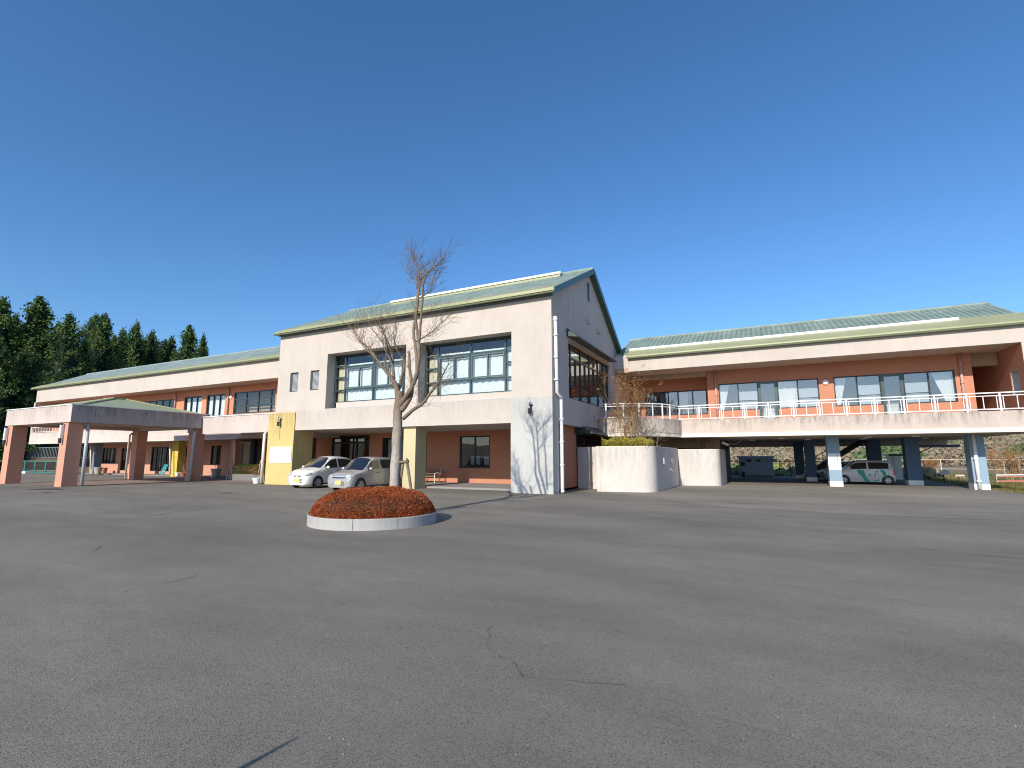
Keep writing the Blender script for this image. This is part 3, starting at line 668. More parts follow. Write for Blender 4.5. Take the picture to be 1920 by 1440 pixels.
ribbon_mesh(CUR, -.16, 2.86, 3.62).build('curved_parapet', M['cream_stained'], rw, world=None)
ribbon_mesh(CUR, -.13, 2.66, 2.86).build('slab_edge', M['cream_pipe'], rw, world=None)
MB().box(-8.35, 10.7, 30.35, 36.5, 3.40, 3.5).build('balcony_floor', M['balcony_floor'], rw)
rl = MB().box(-4.3, 10.7, 30.05, 30.11, 4.425, 4.475).box(-4.3, 10.7, 30.055, 30.105, 4.295, 4.33).box(-4.3, 10.7, 30.055, 30.105, 3.68, 3.73).build('railing', M['rail'], rw)
xs = [-4.28+1.167*i for i in range(14)]
for i, x in enumerate(xs):
    if x < 10.7: MB().box(x-.034, x+.034, 30.045, 30.115, 3.62, 4.419).build('rail_post', M['rail'], rl)
    for dx in (.11, .585, 1.055):
        if x+dx < 10.6: MB().box(x+dx-.014, x+dx+.014, 30.06, 30.10, 3.731, 4.289).build('baluster', M['rail'], rl)
rc = [Vector((a, b, 0)) for a, b in CUR]; mb = MB()
for z, r in ((4.45, .035), (4.315, .025), (3.705, .025)): mb.tube([p+Vector((-.02, .08, z)) for p in rc], r, 6)
rl2 = mb.build('curved_railing', M['rail'], rw)
for i in (0, 2, 3, 4, 5, 6, 7):
    p = rc[i]+Vector((-.02, .08, 0)); MB().box(p.x-.035, p.x+.035, p.y-.035, p.y+.035, 3.62, 4.43).build('rail_post', M['rail'], rl2)
MB().prism_x([(30.35, 6.96), (33.9, 6.96), (33.9, 9.2), (30.6, 7.86), (30.35, 7.7)], -7.99, -7.0).build('recess_wall', M['cream_gable'], rw)
MB().box(-7.99, -7.0, 30.35, 33.9, 6.70, 6.955).build('recess_wall', M['tan'], rw)
# roof of the right wing
rf = MB().prism_x([(30.6, 7.87), (34, 9.35), (38.5, 7.42), (38.5, 7.54), (34, 9.47), (30.6, 7.99)], -7.75, 11.15).build('roof', M['verge'], rw)
k2 = (9.47-7.54)/(34-29.55)
MB().prism_x([(29.8, 7.50), (31.0, 7.54+k2*1.45), (31.0, 7.62+k2*1.45), (29.8, 7.62)], -7.12, 11.5).build('eave_flashing', M['apron'], rf)
MB().prism_x([(29.74, 7.54), (29.76, 7.45), (29.86, 7.45), (29.88, 7.54)], -7.05, 11.5).build('gutter', M['gutter'], rf)
MB().prism_x([(30.82, 8.10), (31.06, 8.20), (31.06, 8.29), (30.82, 8.28)], -7.12, 8.9).build('snow_guard', M['flash'], rf)
tile_columns(rf, -7.75, 11.1, 31.0, 8.19, 33.98, 9.48, M['roof'], pitch=.27)
MB().tube([(-7.8, 34, 9.54), (11.1, 34, 9.54)], .11, 8).build('ridge_cap', M['roof'], rf)
# undercroft
MB().wall((-8.4, -2.35), (0, 2.66), [(-5.9, -3.3, .8, 2.12)], 0, .3, FY(33)).build('undercroft_wall', M['tan'], rw)
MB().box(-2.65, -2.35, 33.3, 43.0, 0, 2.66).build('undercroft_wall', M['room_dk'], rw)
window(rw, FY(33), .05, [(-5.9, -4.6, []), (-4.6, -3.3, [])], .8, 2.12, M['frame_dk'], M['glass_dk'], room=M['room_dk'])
pipe([(-2.9, 32.8, 2.45), (-3.25, 32.8, 2.45), (-3.25, 32.8, .1)], .06, M['pink_pipe'], rw)
MB().box(-2.35, 11.0, 43.1, 43.45, 2.32, 2.66).build('edge_beam', M['soffit_grey'], rw)
def column(x0, x1, y0, y1, h=2.66, up=M['blue']):
    o = MB().box(x0, x1, y0, y1, .27, h).build('column', up, rw)
    MB().box(x0-.012, x1+.012, y0-.012, y1+.012, 0, .27).build('plinth', M['white_paint'], o); return o
CY = 32.0; c1, c2 = at(1556, 900, CY).x, at(1580, 900, CY).x; c3, c4 = at(1826, 900, CY).x, at(1855, 900, CY).x
column(c1, c2, CY, CY+.7); column(c3, c4, CY, CY+.75)
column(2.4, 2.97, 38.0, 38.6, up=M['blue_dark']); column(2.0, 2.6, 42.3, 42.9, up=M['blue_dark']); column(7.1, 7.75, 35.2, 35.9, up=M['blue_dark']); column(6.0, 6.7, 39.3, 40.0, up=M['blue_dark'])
pipe([(c3+.16, CY-.09, 2.64), (c3+.16, CY-.09, .05)], .08, M['white_pipe'], rw, clips=[(c3+.16, CY-.09, z) for z in (1.45, .4)])
for x, y in ((1.0, 33.5), (2.5, 36), (5.2, 33.5), (5.4, 36.5), (7.2, 33.2), (8.4, 36.8), (-.6, 36)):
    MB().box(x-.16, x+.16, y-.1, y+.1, 2.60, 2.66).build('ceiling_light', M['white_paint'], rw)
MB().prism_y([(-2.2, 2.35), (-1.85, 2.2), (-1.8, 2.3), (-2.15, 2.48)], 32.5, 32.75).build('flood_lamp', M['white_paint'], rw)
pipe([(-2.0, 32.6, 2.4), (-1.6, 32.7, 2.3), (-1.2, 32.7, 2.45), (-1.1, 32.8, 2.64)], .02, M['pink_pipe'], rw, name='cable', n=6)

# ================================================================== left wing
lw = thing('left_wing', 'long low wing with cream balcony band and terracotta walls running off behind the porte cochere', 'building', (-45, 24, 0))
MB().box(-64.4, -25.46, 22.9, 23.2, 6.9, 8.28).build('fascia', CW, lw)
MB().box(-64.1, -25.46, 23.2, 24.4, 6.95, 7.1).build('soffit', M['soffit'], lw)
A, B1, B2, C_ = (-48.2, -43.35, 4.75, 6.33), (-42.15, -39.8, 3.95, 6.4), (-39.2, -36.9, 3.95, 6.4), (-35.85, -31.2, 4.77, 6.42)
MB().wall((-64.1, -25.46), (3.7, 6.95), [A, B1, B2, C_], 0, .25, FY(24.4)).build('upper_wall', M['orange_lw'], lw)
MB().box(-64.4, -64.1, 22.9, 29.5, 3.88, 8.15).build('end_wall', CW, lw)
MB().box(-64.4, -25.46, 22.9, 23.05, 2.86, 3.88).build('parapet', M['cream_slab'], lw)
MB().box(-64.4, -33.0, 22.88, 23.04, 2.80, 2.86).build('slab_edge', M['cream_pipe'], lw)
MB().box(-64.38, -25.46, 23.05, 29.0, 2.84, 3.7).build('balcony_slab', M['soffit_grey'], lw)
o = window(lw, FY(24.4), .05, [(A[0]+k*.97, A[0]+(k+1)*.97, []) for k in range(5)], A[2], A[3], M['frame_dk'], M['glass'], room=M['room_dk'])
for q in (B1, B2):
    w3 = (q[1]-q[0])/3; o = window(lw, FY(24.4), .08, [(q[0]+k*w3, q[0]+(k+1)*w3, []) for k in range(3)], q[2], q[3], M['frame_dk'], M['glass'], room=M['room_dk'])
    for k in range(3): curtain(FY(24.4), q[0]+k*w3+.08, q[0]+k*w3+.62, 4.0, 6.3, .2, M['curtain'], o, seed=k)
w4 = (C_[1]-C_[0])/3.4
o = window(lw, FY(24.4), .06, [(C_[0]+k*w4, min(C_[1], C_[0]+(k+1)*w4), [5.35, 5.88]) for k in range(4)], C_[2], C_[3], M['frame'], M['glass'], bar=.08, room=M['tan'], roomd=1.2)  # tan room colour stands in for a tan reflection in the panes
for x in (-43.25, -36.4): pipe([(x-.1, 24.25, 6.9), (x-.1, 24.25, 6.75), (x, 24.3, 6.6), (x, 24.3, 3.9)], .06, M['pink_pipe'], lw)
o = MB().lathe((0, 0, 0), [(.15, 0), (.16, .04), (.13, .1), (.05, .13)], 12); o.v = [(-36.15+v[0], 24.4-v[2], 6.1+v[1]) for v in o.v]; o.build('bulkhead_lamp', M['white_paint'], lw, smooth=True)
rl = MB().box(-64.1, -56.5, 22.95, 23.0, 4.40, 4.45).box(-64.1, -56.5, 22.95, 23.0, 3.94, 3.98).build('railing', M['rail'], lw)
for k in range(14): MB().box(-64.1+k*.57, -64.05+k*.57, 22.955, 22.995, 3.98, 4.40).build('rail_post', M['rail'], rl)
rl = MB().box(-44, -33, 22.95, 23.0, 4.52, 4.56).box(-44, -33, 22.95, 23.0, 4.30, 4.34).build('railing', M['steel'], lw)
for k in range(10): MB().box(-44+k*1.2, -43.95+k*1.2, 22.955, 22.995, 3.88, 4.52).build('rail_post', M['steel'], rl)
# ground storey
holes = [(-58.3, -55.7, .95, 2.45), (-54.85, -53.55, .3, 2.42), (-49.85, -46.9, .3, 2.47), (-44.75, -43.05, .3, 2.5), (-41.2, -39.85, .92, 2.5)]
MB().wall((-60.4, -38.4), (0, 2.84), holes, 0, .25, FY(26.4)).build('ground_floor_wall', M['orange_col'], lw)
for h in holes:
    n = 4 if h[1]-h[0] > 2 else 2; wq = (h[1]-h[0])/n; door = h[2] < .5
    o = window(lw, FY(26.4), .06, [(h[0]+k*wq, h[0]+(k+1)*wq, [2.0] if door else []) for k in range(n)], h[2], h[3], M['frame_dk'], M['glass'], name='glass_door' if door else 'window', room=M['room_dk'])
    for k in range(n):
        if (k+n) % 2: curtain(FY(26.4), h[0]+k*wq+.1, h[0]+k*wq+.1+wq*.6, h[2]+.1, h[3]-.1, .35, M['curtain_grey'], o, seed=k)
MB().box(-38.65, -38.4, 26.65, 29, 0, 2.84).build('return_wall', M['orange_col'], lw)
def lwp(a, b, c, mat, Y=24.3):
    x0, x1 = at(a, 860, Y).x, at(b, 860, Y).x; d_ = _ray(c, 860); dep = x1/d_.x*d_.y-Y; MB().box(x0, x1, Y, Y+dep, 0, 2.82).build('veranda_pillar', M[mat], lw)
lwp(173, 177, 191, 'grey_side'); lwp(243, 251, 254, 'olive'); lwp(322, 333, 346, 'yellow2')
for px in (170, 319): pipe([at(px, 825, 24.0), at(px, 890, 24.0)], .06, M['cream_pipe'], lw)
rf = MB().prism_x([(22.74, 8.19), (26.5, 10.0), (30.5, 8.08), (30.5, 8.2), (26.5, 10.12), (22.74, 8.31)], -64.9, -26.2).build('roof', M['verge'], lw)
MB().prism_x([(22.70, 8.30), (23.5, 8.2+.48), (23.5, 8.76), (22.70, 8.39)], -64.95, -26.2).build('eave_flashing', M['apron'], rf)
MB().prism_x([(22.62, 8.27), (22.64, 8.18), (22.74, 8.18), (22.76, 8.27)], -64.9, -26.2).build('gutter', M['gutter'], rf)
tile_columns(rf, -63.4, -26.2, 23.45, 8.68, 26.48, 10.13, M['roof_pale'], pitch=.31)
MB().tube([(-63.4, 26.5, 10.18), (-26.2, 26.5, 10.18)], .11, 8).build('ridge_cap', M['roof_pale'], rf)
# entrance between the wings
ent = thing('entrance_porch', 'cream flat canopy over the recessed glass entrance beside the yellow pillar', 'porch', (-29, 20.2, 0))
MB().box(-32.65, -25.46, 20.2, 20.5, 3.03, 4.12).build('canopy_fascia', M['cream_canopy'], ent)
MB().box(-32.6, -25.47, 20.5, 24.38, 3.3, 3.42).build('canopy_soffit', M['soffit'], ent)
MB().box(-32.7, -25.46, 20.15, 20.5, 4.12, 4.16).build('coping', M['white_paint'], ent)
MB().box(-34.2, -26.2, 24.1, 24.5, 2.92, 3.29).build('door_lintel', M['frame_dk'], ent)
ax, bx = at(444, 860, 24.6).x, at(474, 860, 24.6).x
o = window(ent, FY(24.6), 0, [(ax, bx, [])], .15, 2.9, M['frame_dk'], M['glass'], name='glass_door', bar=.2, room=M['room'])
curtain(FY(24.6), ax+.2, bx-.3, .9, 2.85, .3, M['curtain_cream'], o, amp=.02)  # curtain put in to colour the door like a tan reflection
MB().box(bx+.02, bx+.5, 24.3, 24.55, .1, 2.9).build('door_post', M['frame_dk'], ent)
MB().box(at(431, 860, 23.2).x, at(437, 860, 23.2).x, 23.2, 23.7, 0, 3.3).build('porch_column', M['orange_col'], ent)
pipe([at(440.5, 826, 23.1), at(439, 872, 23.1)], .07, M['cream_pipe'], ent)
pipe([(-26.9, 20.6, 2.98), (-26.15, 20.0, 2.98), (-26.1, 19.85, 2.9), (-26.1, 19.85, .05)], .085, M['cream_pipe'], ent)

# ================================================================== porte cochere
pc = thing('porte_cochere', 'flat topped drive-through canopy on four terracotta columns with low sage green hipped roof', 'canopy', (-36.6, 17, 0))
for A_ in ((-40.5, -32.7, 13.2, 13.9), (-40.5, -32.7, 20.0, 20.7), (-40.5, -39.8, 13.9, 20.0)): MB().box(*A_, 3.4, 4.32).build('beam', M['cream_canopy'], pc)
MB().box(-33.4, -32.697, 13.21, 20.69, 3.402, 4.318).build('beam', M['cream_stained_shade'], pc)
MB().box(-40.54, -32.66, 13.16, 13.92, 4.32, 4.36).box(-40.54, -32.66, 19.98, 20.74, 4.32, 4.36).box(-40.54, -39.78, 13.92, 19.98, 4.32, 4.36).box(-33.42, -32.66, 13.92, 19.98, 4.32, 4.36).build('coping', M['white_paint'], pc)
MB().box(-39.8, -33.4, 13.9, 20.0, 3.6, 3.7).build('ceiling', M['soffit'], pc)
for x0, x1, y0, y1 in ((-40.35, -39.6, 13.26, 13.95), (-33.72, -33.0, 13.26, 13.95), (-40.4, -39.65, 20.0, 20.64), (-33.72, -33.0, 20.0, 20.64)):
    MB().box(x0, x1, y0, y1, 0, 3.4).build('column', M['orange_col'], pc)
ap = [(-37.2, 16.7, 5.18), (-36.2, 16.7, 5.18), (-36.2, 17.3, 5.18), (-37.2, 17.3, 5.18)]; bs = [(-40.3, 13.4, 4.30), (-32.85, 13.4, 4.30), (-32.85, 20.5, 4.30), (-40.3, 20.5, 4.30)]
rf = MB().add(bs+ap, [(0, 1, 5, 4), (1, 2, 6, 5), (2, 3, 7, 6), (3, 0, 4, 7), (4, 5, 6, 7), (3, 2, 1, 0)]).build('roof', M['canopy_roof'], pc)
for i in range(4): MB().bar(Vector(bs[i])+Vector((0, 0, .02)), Vector(ap[i])+Vector((0, 0, .03)), .16, .06).build('hip_cap', M['apron'], rf)
MB().box(-37.3, -36.1, 16.6, 17.4, 5.18, 5.25).build('ridge_cap', M['apron'], rf)
pipe([(-32.9, 14.1, 3.38), (-32.85, 14.1, .05)], .085, M['grey_pipe'], pc)
pipe([(-40.25, 19.9, 3.2), (-40.5, 19.9, 3.1), (-40.5, 19.9, .05)], .07, M['cream_pipe'], pc)
pipe([(-33.2, 19.9, 3.2), (-32.9, 19.85, 3.15), (-32.88, 19.85, 3.0), (-32.88, 19.85, .05)], .08, M['grey_pipe'], pc)
MB().box(-33.45, -33.1, 19.75, 19.99, 3.1, 3.4).build('rain_hopper', M['grey_pipe'], pc)
for x in (-40.1, -33.42):
    o = MB().tube([(x, 13.13, 2.55), (x, 13.13, 3.25)], .07, 10).box(x-.04, x+.04, 13.16, 13.26, 2.6, 3.2).build('wall_lamp', M['white_paint'], pc)
    MB().tube([(x, 13.13, 2.28), (x, 13.13, 2.55)], .075, 10).build('lamp_base', M['bronze'], o)
    MB().tube([(x, 13.13, 3.25), (x, 13.13, 3.34)], .075, 10).build('lamp_cap', M['bronze'], o)
# ================================================================== garden walls before the right wing
gw = thing('garden_wall', 'smooth white rendered wall with rounded corner, tallest of the two, holding the planted terrace', 'wall', (-5.5, 23, 0))
def rounded(pts, r, n=22):
    out = [Vector(pts[0])]
    for a, b, c in zip(pts, pts[1:], pts[2:]):
        a, b, c = Vector(a), Vector(b), Vector(c); p, q = b+(a-b).normalized()*r, b+(c-b).normalized()*r
        out += [p*(1-t)**2+b*2*t*(1-t)+q*t*t for t in [i/n for i in range(n+1)]]
    return [tuple(v) for v in out+[Vector(pts[-1])]]
P1 = rounded([(-6.9, 23.6), (-6.86, 22.52), (-4.36, 22.86), (-4.28, 29.3)], .62)
P1 = [(-6.9, 24.4)]+[(-6.88, 22.52)]+rounded([(-6.87, 22.515), (-4.36, 22.86), (-4.28, 29.32)], .7)
ribbon_mesh(P1, -.16, .0, 2.0).build('wall', M['planter_wall'], gw, smooth=False, world=None)
ribbon_mesh(P1, -.19, 2.0, 2.04).build('coping', M['cream_pipe'], gw, world=None)
for y, z in ((24.9, 1.35), (27.2, 1.3)): MB().box(-4.33, -4.24, y-.12, y+.12, z-.12, z+.16).build('meter_box', M['grey_pipe'], gw)
MB().tube([(-4.26, 26.2, .95), (-4.16, 26.2, .95), (-4.1, 26.2, .88)], .03, 6).build('tap', M['steel'], gw)
MB().box(-8.4, -7.35, 24.3, 24.45, 0, 2.05).build('side_panel', M['planter_wall'], gw)
MB().box(-7.35, -7.2, 24.25, 24.5, 0, 2.02).build('end_post', M['planter_wall'], gw)
MB().prism([(-6.7, 22.9), (-4.9, 23.0), (-4.5, 23.6), (-4.45, 29), (-6.8, 29)], 0, 1.8).build('soil', M['soil'], gw)
g2 = thing('garden_wall', 'lower white rendered wall with rounded end beside the dark undercroft', 'wall', (-3.2, 29.5, 0))
P2 = rounded([(-4.27, 29.36), (-2.16, 29.6), (-2.05, 32.9)], .5)
ribbon_mesh(P2, -.16, 0, 1.95).build('wall', M['planter_wall'], g2, world=None)
ribbon_mesh(P2, -.18, 1.95, 1.98).build('coping', M['cream_pipe'], g2, world=None)

# ================================================================== plants
def leaves(mb, tone, c, s, t, rnd, up=.0):
    n = Vector((rnd.gauss(0, 1), rnd.gauss(0, 1), rnd.gauss(0, 1)+up)).normalized(); a = n.orthogonal().normalized()
    a = Matrix.Rotation(rnd.uniform(0, 6.28), 3, n) @ a; b = n.cross(a)
    s1, s2 = s*rnd.uniform(.7, 1.2), s*rnd.uniform(.4, .65)
    mb.add([c-a*s1, c-b*s2, c+a*s1, c+b*s2], [(0, 1, 2, 3)]); tone.append(min(1, max(0, t+rnd.uniform(-.2, .2))))
PC = Vector((-8.52, 9.62, 0)); PR = 1.5
pl = thing('round_planter', 'round kerbed island of pale concrete in the asphalt, filled with red shrubs', 'planter', PC)
NK = 10
for i in range(NK):
    a0, a1 = 2*math.pi*(i+.006)/NK+.12, 2*math.pi*(i+.994)/NK+.12; vs = []; ns = 7
    for j in range(ns+1):
        a = a0+(a1-a0)*j/ns
        for r, z in ((PR-.11, 0), (PR, 0), (PR, .225), (PR-.012, .24), (PR-.11, .24)): vs.append((PC.x+r*math.cos(a), PC.y+r*math.sin(a), z))
    fs = [(j*5+k, j*5+(k+1) % 5, j*5+5+(k+1) % 5, j*5+5+k) for j in range(ns) for k in range(5)]+[(0, 1, 2, 3, 4), tuple(ns*5+k for k in range(5))[::-1]]
    MB().add(vs, fs).build('kerb_stone', M['concrete'], pl, world=None)
MB().lathe(PC, [(PR-.1, 0), (PR-.1, .15), (.1, .18)], 32).build('soil', M['soil'], pl)
rnd = random.Random(3)
def mound(r, a):        # height of the clipped shrubs
    q = min(1, r/(PR-.02)); h = .62*(1-q**4.5)**.6
    return .16+h*(1+.10*noise.noise((r*math.cos(a)*2.2, r*math.sin(a)*2.2, 0)))
az = thing('azalea_shrub', 'low clipped dome of rust red azalea filling the round kerbed planter', 'shrub', PC)
mb = MB(); mb.lathe(PC, [(PR-.1, .13)]+[((PR-.1)*q, mound(PR*q, 0)-.11) for q in (.97, .9, .8, .65, .5, .3, .05)], 28); 
M['shrub_core'] = plain('shrub_core', (.085, .035, .014), .95)
mb.build('stems', M['shrub_core'], az)
mb = MB(); tone = []
for _ in range(42000):
    r = (PR-.02)*math.sqrt(rnd.random()); r = r if rnd.random() < .6 else PR*rnd.uniform(.86, .985); a = rnd.uniform(0, 6.283); rr = min(r, PR*.985)
    h = mound(rr, a); z = max(.2, h-abs(rnd.gauss(0, .05))+rnd.choice((0, 0, 0, .03)))
    if rr > PR*.85: z = rnd.uniform(.2, max(.25, h))
    c = PC+Vector((r*math.cos(a), r*math.sin(a), z)); patch = noise.noise((c.x*2.2, c.y*2.2, 4))
    leaves(mb, tone, c, rnd.uniform(.010, .022), .58+.42*patch, rnd, .5)
mb.build('foliage', M['azalea'], az, tone=tone)

def twigs(mb, p, d, L, r, depth, rnd, up=.25, spread=.7, nseg=3, kids=(2, 4), tips=None, sides=4):
    pts = [p]; dd = d.normalized()
    for _ in range(nseg):
        dd = (dd+Vector((rnd.gauss(0, .14), rnd.gauss(0, .14), rnd.gauss(up*.3, .1)))).normalized(); pts.append(pts[-1]+dd*L/nseg)
    mb.tube(pts, [r*(1-.55*i/nseg) for i in range(nseg+1)], sides if depth > 1 else 3, caps=False)
    if depth <= 0:
        if tips is not None: tips.append(pts[-1])
        return
    for _ in range(rnd.randint(*kids)):
        k = rnd.randint(1, nseg); q = pts[k]
        nd = (dd+Vector((rnd.gauss(0, spread), rnd.gauss(0, spread), rnd.gauss(up, spread*.6)))).normalized()
        twigs(mb, q, nd, L*rnd.uniform(.5, .78), r*.5, depth-1, rnd, up, spread, nseg, kids, tips, sides)
# the bare tree in the planter
YT = 10.75
tree = thing('bare_tree', 'leafless pollarded tree with pale trunk rising from the round red shrub bed', 'tree', (at(738, 915, YT).x, YT, 0))
lean = lambda y: max(0, (900-y)/400)*1.15
def limb(name, pix, radii, dy=(0, 0), mat='bark', n=9):
    P = []; k = len(pix)
    for i, (x, y) in enumerate(pix):
        t = i/(k-1); P.append(at(x, y, YT+lean(y)+dy[0]+(dy[1]-dy[0])*t))
    Q = []; Rr = []
    for i in range(k-1):
        for j in range(4):
            t = j/4; a = P[max(i-1, 0)]; b = P[i]; c = P[i+1]; e = P[min(i+2, k-1)]
            Q.append(.5*((2*b)+(c-a)*t+(2*a-5*b+4*c-e)*t*t+(3*b-a-3*c+e)*t**3)+Vector((random.uniform(-.006, .006),)*3)); Rr.append((radii[i]*(1-t)+radii[i+1]*t)*random.uniform(.93, 1.07)*.93)
    Q.append(P[-1]); Rr.append(radii[-1])
    MB().tube(Q, Rr, n).build(name, M[mat], tree, smooth=True); return Q, Rr
random.seed(4)
base = [(737, 968), (739, 915), (742, 860), (745, 800), (746, 770), (749, 735)]
limb('trunk', base, [.165, .142, .136, .142, .135, .11], mat='bark', n=12)
limbs = [
    ([(746, 745), (742, 722), (727, 700), (708, 676), (690, 650), (672, 640)], [.095, .08, .055, .042, .03, .016], (0, -.4)),
    ([(748, 760), (760, 745), (774, 722), (783, 690), (786, 650), (780, 605), (784, 560), (788, 525), (790, 500)], [.10, .085, .07, .058, .05, .045, .04, .03, .018], (0, .1)),
    ([(752, 770), (765, 752), (772, 735), (770, 705), (768, 690), (767, 660)], [.085, .075, .06, .05, .045, .04], (0, .5)),
    ([(774, 722), (782, 700), (779, 650), (775, 620), (780, 590), (783, 540), (782, 518)], [.05, .05, .05, .046, .042, .036, .03], (.15, .3)),
    ([(756, 785), (775, 768), (792, 757), (808, 735), (825, 712), (842, 680)], [.06, .055, .045, .035, .025, .012], (0, -.3)),
    ([(738, 725), (738, 700), (735, 670), (734, 655)], [.06, .05, .045, .042], (.0, .25)),
    ([(748, 730), (752, 710), (758, 680), (745, 660)], [.05, .045, .035, .025], (.1, .6)),
    ([(708, 676), (695, 662), (682, 650), (668, 625), (655, 612)], [.035, .025, .018, .012, .008], (-.15, -.5)),
    ([(788, 525), (800, 512), (815, 500), (829, 487)], [.03, .026, .022, .018], (.1, .2)),
    ([(788, 525), (784, 505), (778, 487), (770, 474)], [.022, .018, .013, .008], (.1, -.1)),
    ([(780, 640), (795, 632), (812, 620), (832, 602), (845, 590)], [.022, .018, .014, .010, .007], (.1, -.2)),
    ([(735, 680), (724, 660), (715, 640), (700, 620), (690, 600)], [.026, .02, .016, .012, .007], (0, -.3)),
    ([(786, 640), (789, 600), (792, 560), (794, 530), (800, 515)], [.042, .04, .034, .026, .02], (-.1, -.2)),
    ([(727, 700), (722, 680), (726, 655), (722, 630), (715, 615)], [.03, .024, .018, .012, .007], (0, .3)),
    ([(735, 670), (731, 650), (722, 630), (712, 605), (707, 590)], [.026, .02, .015, .011, .006], (.2, .0)),
    ([(745, 660), (740, 640), (744, 618), (740, 602)], [.02, .015, .011, .006], (.3, .5)),
    ([(808, 735), (818, 728), (828, 726), (838, 718)], [.014, .011, .009, .005], (-.2, -.5)),
    ([(784, 560), (798, 552), (808, 540), (812, 520), (820, 505)], [.024, .02, .015, .011, .007], (.1, .4)),
    ([(783, 540), (775, 525), (768, 508), (764, 492)], [.02, .015, .011, .007], (.2, .0)),
]
tips = []
for pix, rad, dy in limbs:
    Q, Rr = limb('branch', pix, rad, dy, 'bark' if rad[0] > .07 else 'bark_mid' if rad[0] > .025 else 'bark_dk', 7)
    tips.append((Q, Rr))
mb = MB(); rnd = random.Random(12)
for Q, Rr in tips:
    for i in range(3, len(Q)):
        if rnd.random() < (.95 if Rr[i] < .04 else .6):
            d = (Q[i]-Q[i-1]).normalized()
            for _ in range(2 if Rr[i] < .03 else 1):
                nd = (d*.5+Vector((rnd.gauss(0, .7), rnd.gauss(0, .7), rnd.gauss(.25, .45)))).normalized()
                twigs(mb, Q[i], nd, rnd.uniform(.25, .62), min(.0065, Rr[i]*.5), 2, rnd, .3, .55, 3, (2, 4))
stuff(mb.build('twigs', M['twig'], tree))
st = thing('tree_stake', 'weathered wooden support trestle leaning against the pale tree trunk', 'stake', at(768, 916, 11.0))
MB().tube([at(772, 925, 11.1), at(763, 866, 11.0)], .04, 8).build('pole', M['wood'], st)
MB().tube([at(747, 925, 10.9), at(756, 864, 10.95)], .045, 8).build('pole', M['wood'], st)
MB().tube([at(748, 867, 10.85), at(767, 865, 11.0)], .04, 8).build('crossbar', M['wood'], st)
MB().tube([at(763, 861, 11.05), at(763, 861, 10.85)], .035, 8).build('crossbar', M['wood'], st)

# shrubs on the terrace
def shrub(name, label, cat, base, h, n, seed, mat, leafmat, nleaf, r0=.05, spread=.55, up=.45, ls=.03, kids=(3, 4), depth=3, L0=.42, group=None, parent=None):
    rnd = random.Random(seed); t = thing(name, label, cat, base, group=group); tips = []; base = Vector(base)
    for k in range(n):
        mb = MB(); d = Vector((rnd.gauss(0, .32), rnd.gauss(0, .32), 1)); twigs(mb, base+Vector((rnd.gauss(0, .08), rnd.gauss(0, .08), 0)), d, h*L0, r0, depth, rnd, up, spread, 4, kids, tips, 5)
        mb.build('stem', M[mat], t)
    if nleaf:
        mb = MB(); tone = []
        for _ in range(nleaf):
            c = rnd.choice(tips)+Vector((rnd.gauss(0, .07), rnd.gauss(0, .07), rnd.gauss(0, .07))); leaves(mb, tone, c, ls, .5, rnd)
        mb.build('foliage', M[leafmat], t, tone=tone)
    return t
b = at(1197, 835, 25.2)
shrub('bare_shrub', 'tan twiggy shrub of many stems standing up past the white balcony rail', 'shrub', (b.x, 25.2, 1.8), 4.0, 5, 8, 'twig_tan', 'dry_leaf', 420, .034, .68, .16, .03, (3, 5))
b = at(1168, 835, 25.8)
shrub('climbing_shrub', 'straggly orange leaved climber against the cream gable wall', 'shrub', (b.x, 25.8, 1.8), 4.6, 4, 21, 'twig_tan', 'dry_leaf', 2600, .03, .5, .35, .04)
b = at(1225, 838, 24.6)
shrub('bare_shrub', 'low leafless shrub with arching branches before the curved balcony wall', 'shrub', (b.x, 24.6, 1.8), 2.0, 4, 33, 'bark_dk', 'dry_leaf', 60, .025, .7, .1, .03)
rnd = random.Random(9); ys = thing('yellow_shrub', 'yellow green low shrubs spilling along the top of the rounded white wall', 'shrub', (-5.8, 23.4, 1.85)); mb = MB(); tone = []
for _ in range(8000):
    x = rnd.uniform(-6.75, -4.55); y = rnd.uniform(22.85, 24.2); z = 1.9+.46*math.sqrt(rnd.random())*(1+.5*noise.noise((x*2.5, y*2.5, 0)))
    leaves(mb, tone, Vector((x, y, z)), .03, .72+.5*noise.noise((x*3, y*3, z*3)), rnd, .4)
mb.build('foliage', M['yellow_shrub'], ys, tone=tone)

